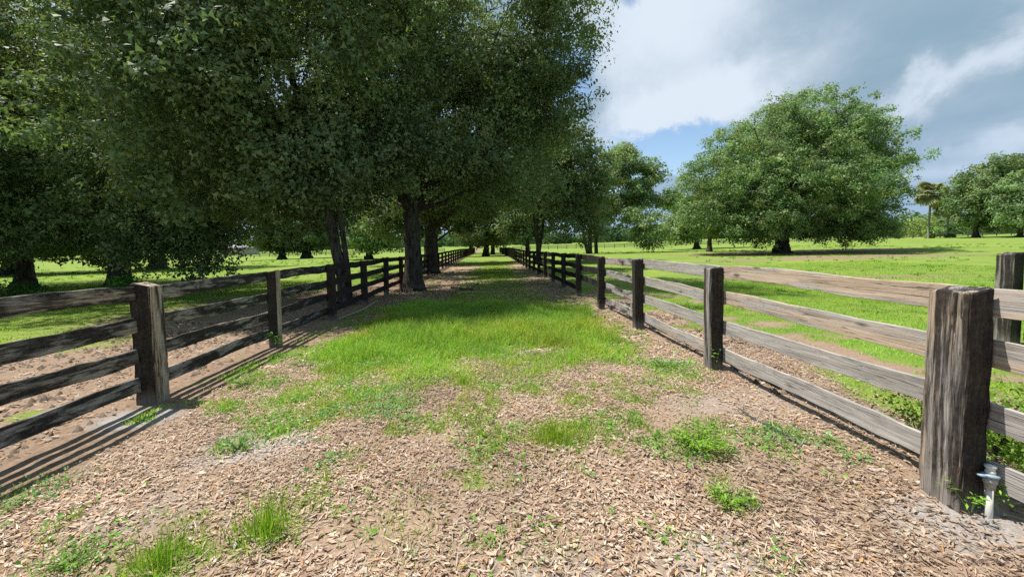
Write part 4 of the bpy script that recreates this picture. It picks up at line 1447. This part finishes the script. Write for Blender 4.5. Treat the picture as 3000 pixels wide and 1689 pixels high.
tuft("tall grass tuft nearest the camera in the dry leaves", -1.33, 2.33, 0.22, 420, 0.26, 1, (1.1, 1.05, 0.8))
tuft("loose grass tuft beside the tallest near tuft, towards the left fence", -1.78, 2.14, 0.26, 420, 0.22, 2, (1.0, 1.0, 0.8))
tuft("wide yellow green tuft in the middle of the leaf litter", 0.52, 3.28, 0.40, 700, 0.21, 3, (1.2, 1.08, 0.7), 0.006, 0.6)
tuft("small bright tuft alone left of the lane's middle", -1.2, 2.86, 0.07, 70, 0.11, 4, (1.25, 1.1, 0.6))
tuft("yellowish tuft close to the first left post", -2.83, 4.36, 0.17, 260, 0.10, 5, (1.4, 1.15, 0.6))
tuft("pale seeding grass clump at the foot of the right fence by the fourth post", 2.18, 8.7, 0.26, 260, 0.55, 6, (1.15, 1.05, 1.6), 0.010)
tuft("arching grass tuft at the near edge of the green mat", -0.35, 4.75, 0.2, 220, 0.24, 7, (1.0, 1.0, 0.8))


def weed(label, x, y, h, nst, nlf, size, seed, spread=0.5, z0=0.0, tint=(1, 1, 1), lean=(0, 0), asp=0.34):
    r = np.random.default_rng(seed)
    root = empty("weed", (x, y, gz(x, y)+z0), label, "weed", "leafy weeds")
    parts, P, N = [], [], []
    for k in range(nst):
        a = r.uniform(0, 6.28)
        e = np.array([math.cos(a)*spread*h+lean[0], math.sin(a)*spread*h+lean[1], h*r.uniform(0.5, 1.0)])
        u = np.linspace(0, 1, 6)[:, None]
        pth = np.array([0, 0, -0.01])*(1-u)+e*u+np.array([0, 0, 0.2*h])*np.sin(u*np.pi)
        parts.append(tube(pth, 0.0028*(1-0.6*u[:, 0]), 3))
        for j in range(nlf):
            t_ = r.uniform(0.25, 1.0)
            pp = np.array([0, 0, 0])*(1-t_)+e*t_+np.array([0, 0, 0.2*h])*math.sin(t_*math.pi)
            P.append(pp+r.normal(0, size*0.5, 3))
            N.append(np.array([0, 0, 1.0])+r.normal(0, 0.5, 3))
    V, F = join(parts)
    mesh_tri("stem", V, F, M_stem, parent=root)
    P, N = np.array(P), np.array(N)
    T = np.ones((len(P), 3))*np.array(tint)*(0.75+0.5*r.uniform(0, 1, (len(P), 1)))
    V, F, C = leaves(P, N, size, r, True, T, asp)
    c = mesh_tri("leaves", V, F, M_weed, colors=C, parent=root)
    c['kind'] = 'stuff'
    return root


weed("leafy weed growing against the second left post", -3.62, 7.0, 0.34, 12, 12, 0.045, 1, 0.7, 0, (1.0, 1.0, 1.1))
weed("broad bright green weed patch in the leaves in front of the second right post", 1.65, 3.0, 0.15, 60, 12, 0.030, 2, 1.5, 0, (1.7, 1.25, 0.8))
weed("creeping green weed near the bottom of the view towards the right post", 1.50, 2.34, 0.08, 40, 12, 0.024, 3, 1.7, 0, (1.5, 1.15, 0.8))
weed("small sprig growing out beside the thick right post", 2.80, 2.10, 0.17, 4, 10, 0.032, 4, 0.5, 0.02, (1.5, 1.3, 0.7), (-0.08, 0))
weed("sprig of leaves around the white pipe", 2.94, 2.14, 0.20, 5, 10, 0.034, 5, 0.45, 0.02, (1.4, 1.25, 0.8))
weed("small vine climbing the second right post", 2.84, 4.80, 0.30, 3, 9, 0.030, 6, 0.2, 0.02, (1.4, 1.25, 0.7))
weed("pale grey green weed on the sandy patch", -2.15, 3.42, 0.15, 14, 10, 0.028, 7, 0.9, 0, (1.0, 1.0, 1.8))
weed("green weed in the fence shadow right of the first left post", -3.05, 5.05, 0.15, 18, 10, 0.036, 8, 1.3, 0, (1.0, 1.0, 0.8))
weed("low weed patch at the foot of the second right post", 2.35, 5.05, 0.12, 26, 10, 0.034, 9, 2.0, 0, (1.05, 1.05, 1.1))
weed("sprawling weed in the dry leaves at the lower left", -2.25, 2.18, 0.08, 26, 10, 0.022, 10, 1.8, 0, (1.3, 1.1, 1.0))
make_shrub("low_bush", "dense low bush behind the right fence below the thick post's boards", (3.75, 2.75), 0.52, 0.45, 0.30, 4200, 0.030, 70, M_weed, (1.15, 0.85, 0.6), "bush", quad=True)
make_shrub("low_bush", "rank weed bush at the foot of the drooping paddock oak", (-14.6, 16.6), 0.8, 0.6, 0.5, 900, 0.11, 72, M_weed, (0.8, 0.9, 0.8), "bush", quad=True)
make_shrub("low_bush", "dark weed bush under the flared trunk oak", (-21.5, 19.0), 1.6, 0.8, 0.35, 900, 0.11, 73, M_weed, (0.6, 0.7, 0.8), "bush", quad=True)


# ------------------------------------------------------------------ pipe, hose, sticks
def lathe(prof, n=20):
    prof = np.array(prof, float)
    a = np.arange(n)/n*2*np.pi
    V = np.stack([prof[:, None, 0]*np.cos(a)[None], prof[:, None, 0]*np.sin(a)[None], prof[:, None, 1]*np.ones(n)[None]], 2).reshape(-1, 3)
    k = len(prof)
    i, j = np.meshgrid(np.arange(k-1), np.arange(n), indexing='ij')
    A = (i*n+j).ravel()
    B = (i*n+(j+1) % n).ravel()
    F = np.concatenate([np.stack([A, B, B+n], 1), np.stack([A, B+n, A+n], 1)])
    return V, F


pipe = empty("water_pipe", (2.90, 2.09, gz(2.9, 2.09)), "short white plastic water pipe with a grey fitting and white cap beside the thick post", "pipe")
mesh_tri("riser", *lathe([(0.0, -0.1), (0.017, -0.1), (0.017, 0.19), (0.0, 0.19)]), M_pvc, parent=pipe)
mesh_tri("coupling", *lathe([(0.016, 0.160), (0.023, 0.162), (0.025, 0.195), (0.031, 0.200), (0.032, 0.231), (0.016, 0.234)]), M_coupling, parent=pipe)
mesh_tri("collar", *lathe([(0.016, 0.233), (0.036, 0.233), (0.040, 0.238), (0.038, 0.249), (0.016, 0.252)]), M_valve, parent=pipe)
mesh_tri("cap", *lathe([(0.013, 0.250), (0.023, 0.250), (0.023, 0.268), (0.020, 0.270), (0.020, 0.284), (0.026, 0.286), (0.026, 0.300), (0.0, 0.303)]), M_pvc, parent=pipe)
bv = np.array([(x, y, z) for z in (0.236, 0.247) for (x, y) in ((-0.075, -0.014), (0.03, -0.018), (0.03, 0.018), (-0.075, 0.014))])
mesh_tri("lever", bv, np.array([(0, 2, 1), (0, 3, 2), (4, 5, 6), (4, 6, 7), (0, 1, 5), (0, 5, 4), (1, 2, 6), (1, 6, 5), (2, 3, 7), (2, 7, 6), (3, 0, 4), (3, 4, 7)]), M_valve, parent=pipe)
pipe.rotation_euler = (R(-4), R(5), 0)


def ground_tube(name, label, cat, pts, rad, mat, seed, lift=0.0, group=None, nside=7):
    pts = np.array(pts, float)
    t0 = np.linspace(0, len(pts)-1, 16)
    xy = np.stack([np.interp(t0, np.arange(len(pts)), pts[:, k]) for k in range(2)], 1)
    zl = np.interp(t0, np.arange(len(pts)), pts[:, 2]) if pts.shape[1] > 2 else 0*t0
    r = np.random.default_rng(seed)
    xy[1:-1] += r.normal(0, rad*0.5, (14, 2))
    z = ground(xy[:, 0], xy[:, 1])+rad*0.55+lift+zl
    path = np.stack([xy[:, 0], xy[:, 1], z], 1)
    c = path.mean(0)
    V, F = tube(path-c, rad*np.interp(np.linspace(0, 1, 16), [0, 0.1, 0.9, 1], [0.8, 1, 0.85, 0.5]), nside, seed, 0.08)
    o = mesh_tri(name, V, F, mat, smooth=True)
    o.location = c
    return tag(o, label, cat, group)


ground_tube("hose", "length of dark hose half buried in the leaves near the right fence", "hose", [(2.44, 3.75, -0.012), (2.43, 3.6, -0.004), (2.43, 3.45, -0.012), (2.435, 3.3, 0.004), (2.45, 3.12, 0.004), (2.46, 2.98, -0.004)], 0.012, M_hose, 1, 0.010)
ground_tube("fallen_branch", "curved dark branch lying beside the big lane trunk", "branch", [(-1.55, 16.3, 0.0), (-1.0, 15.4, 0.02), (-0.7, 15.3, 0.04), (-0.45, 15.7, 0.22)], 0.06, M_stick, 2)
G_ST = "dry sticks in the leaf litter"
ground_tube("stick", "thin curved stick lying at the bottom middle of the leaf litter", "stick", [(0.10, 2.17), (0.20, 2.14), (0.28, 2.07), (0.31, 2.03)], 0.005, M_stick, 3, group=G_ST)
ground_tube("stick", "short forked looking stick just above the curved one", "stick", [(0.05, 2.3), (0.07, 2.22), (0.05, 2.18)], 0.004, M_stick, 4, group=G_ST)
ground_tube("stick", "pale straight stick in front of the thick post", "stick", [(2.42, 2.14), (2.56, 2.17), (2.70, 2.13)], 0.006, M_pale_stick, 5, group=G_ST)
ground_tube("stick", "long thin dark stick at the bottom right corner", "stick", [(1.98, 2.05), (2.15, 1.96), (2.3, 1.86)], 0.005, M_stick, 6, group=G_ST)
ground_tube("stick", "pale twig standing out of the leaves right of the hose", "stick", [(2.40, 2.92, 0), (2.42, 2.9, 0.05), (2.47, 2.93, 0.075)], 0.004, M_pale_stick, 7, group=G_ST)
ground_tube("stick", "grey stick at the foot of the leaning tree behind the fence", "stick", [(-3.6, 9.6, 0.02), (-3.3, 10.6, 0.1), (-3.1, 11.2, 0.25)], 0.02, M_pale_stick, 8, group=G_ST)

print("blades", nb, "litter", nl, "tris", sum(len(o.data.polygons) for o in scene.objects if o.type == 'MESH'))
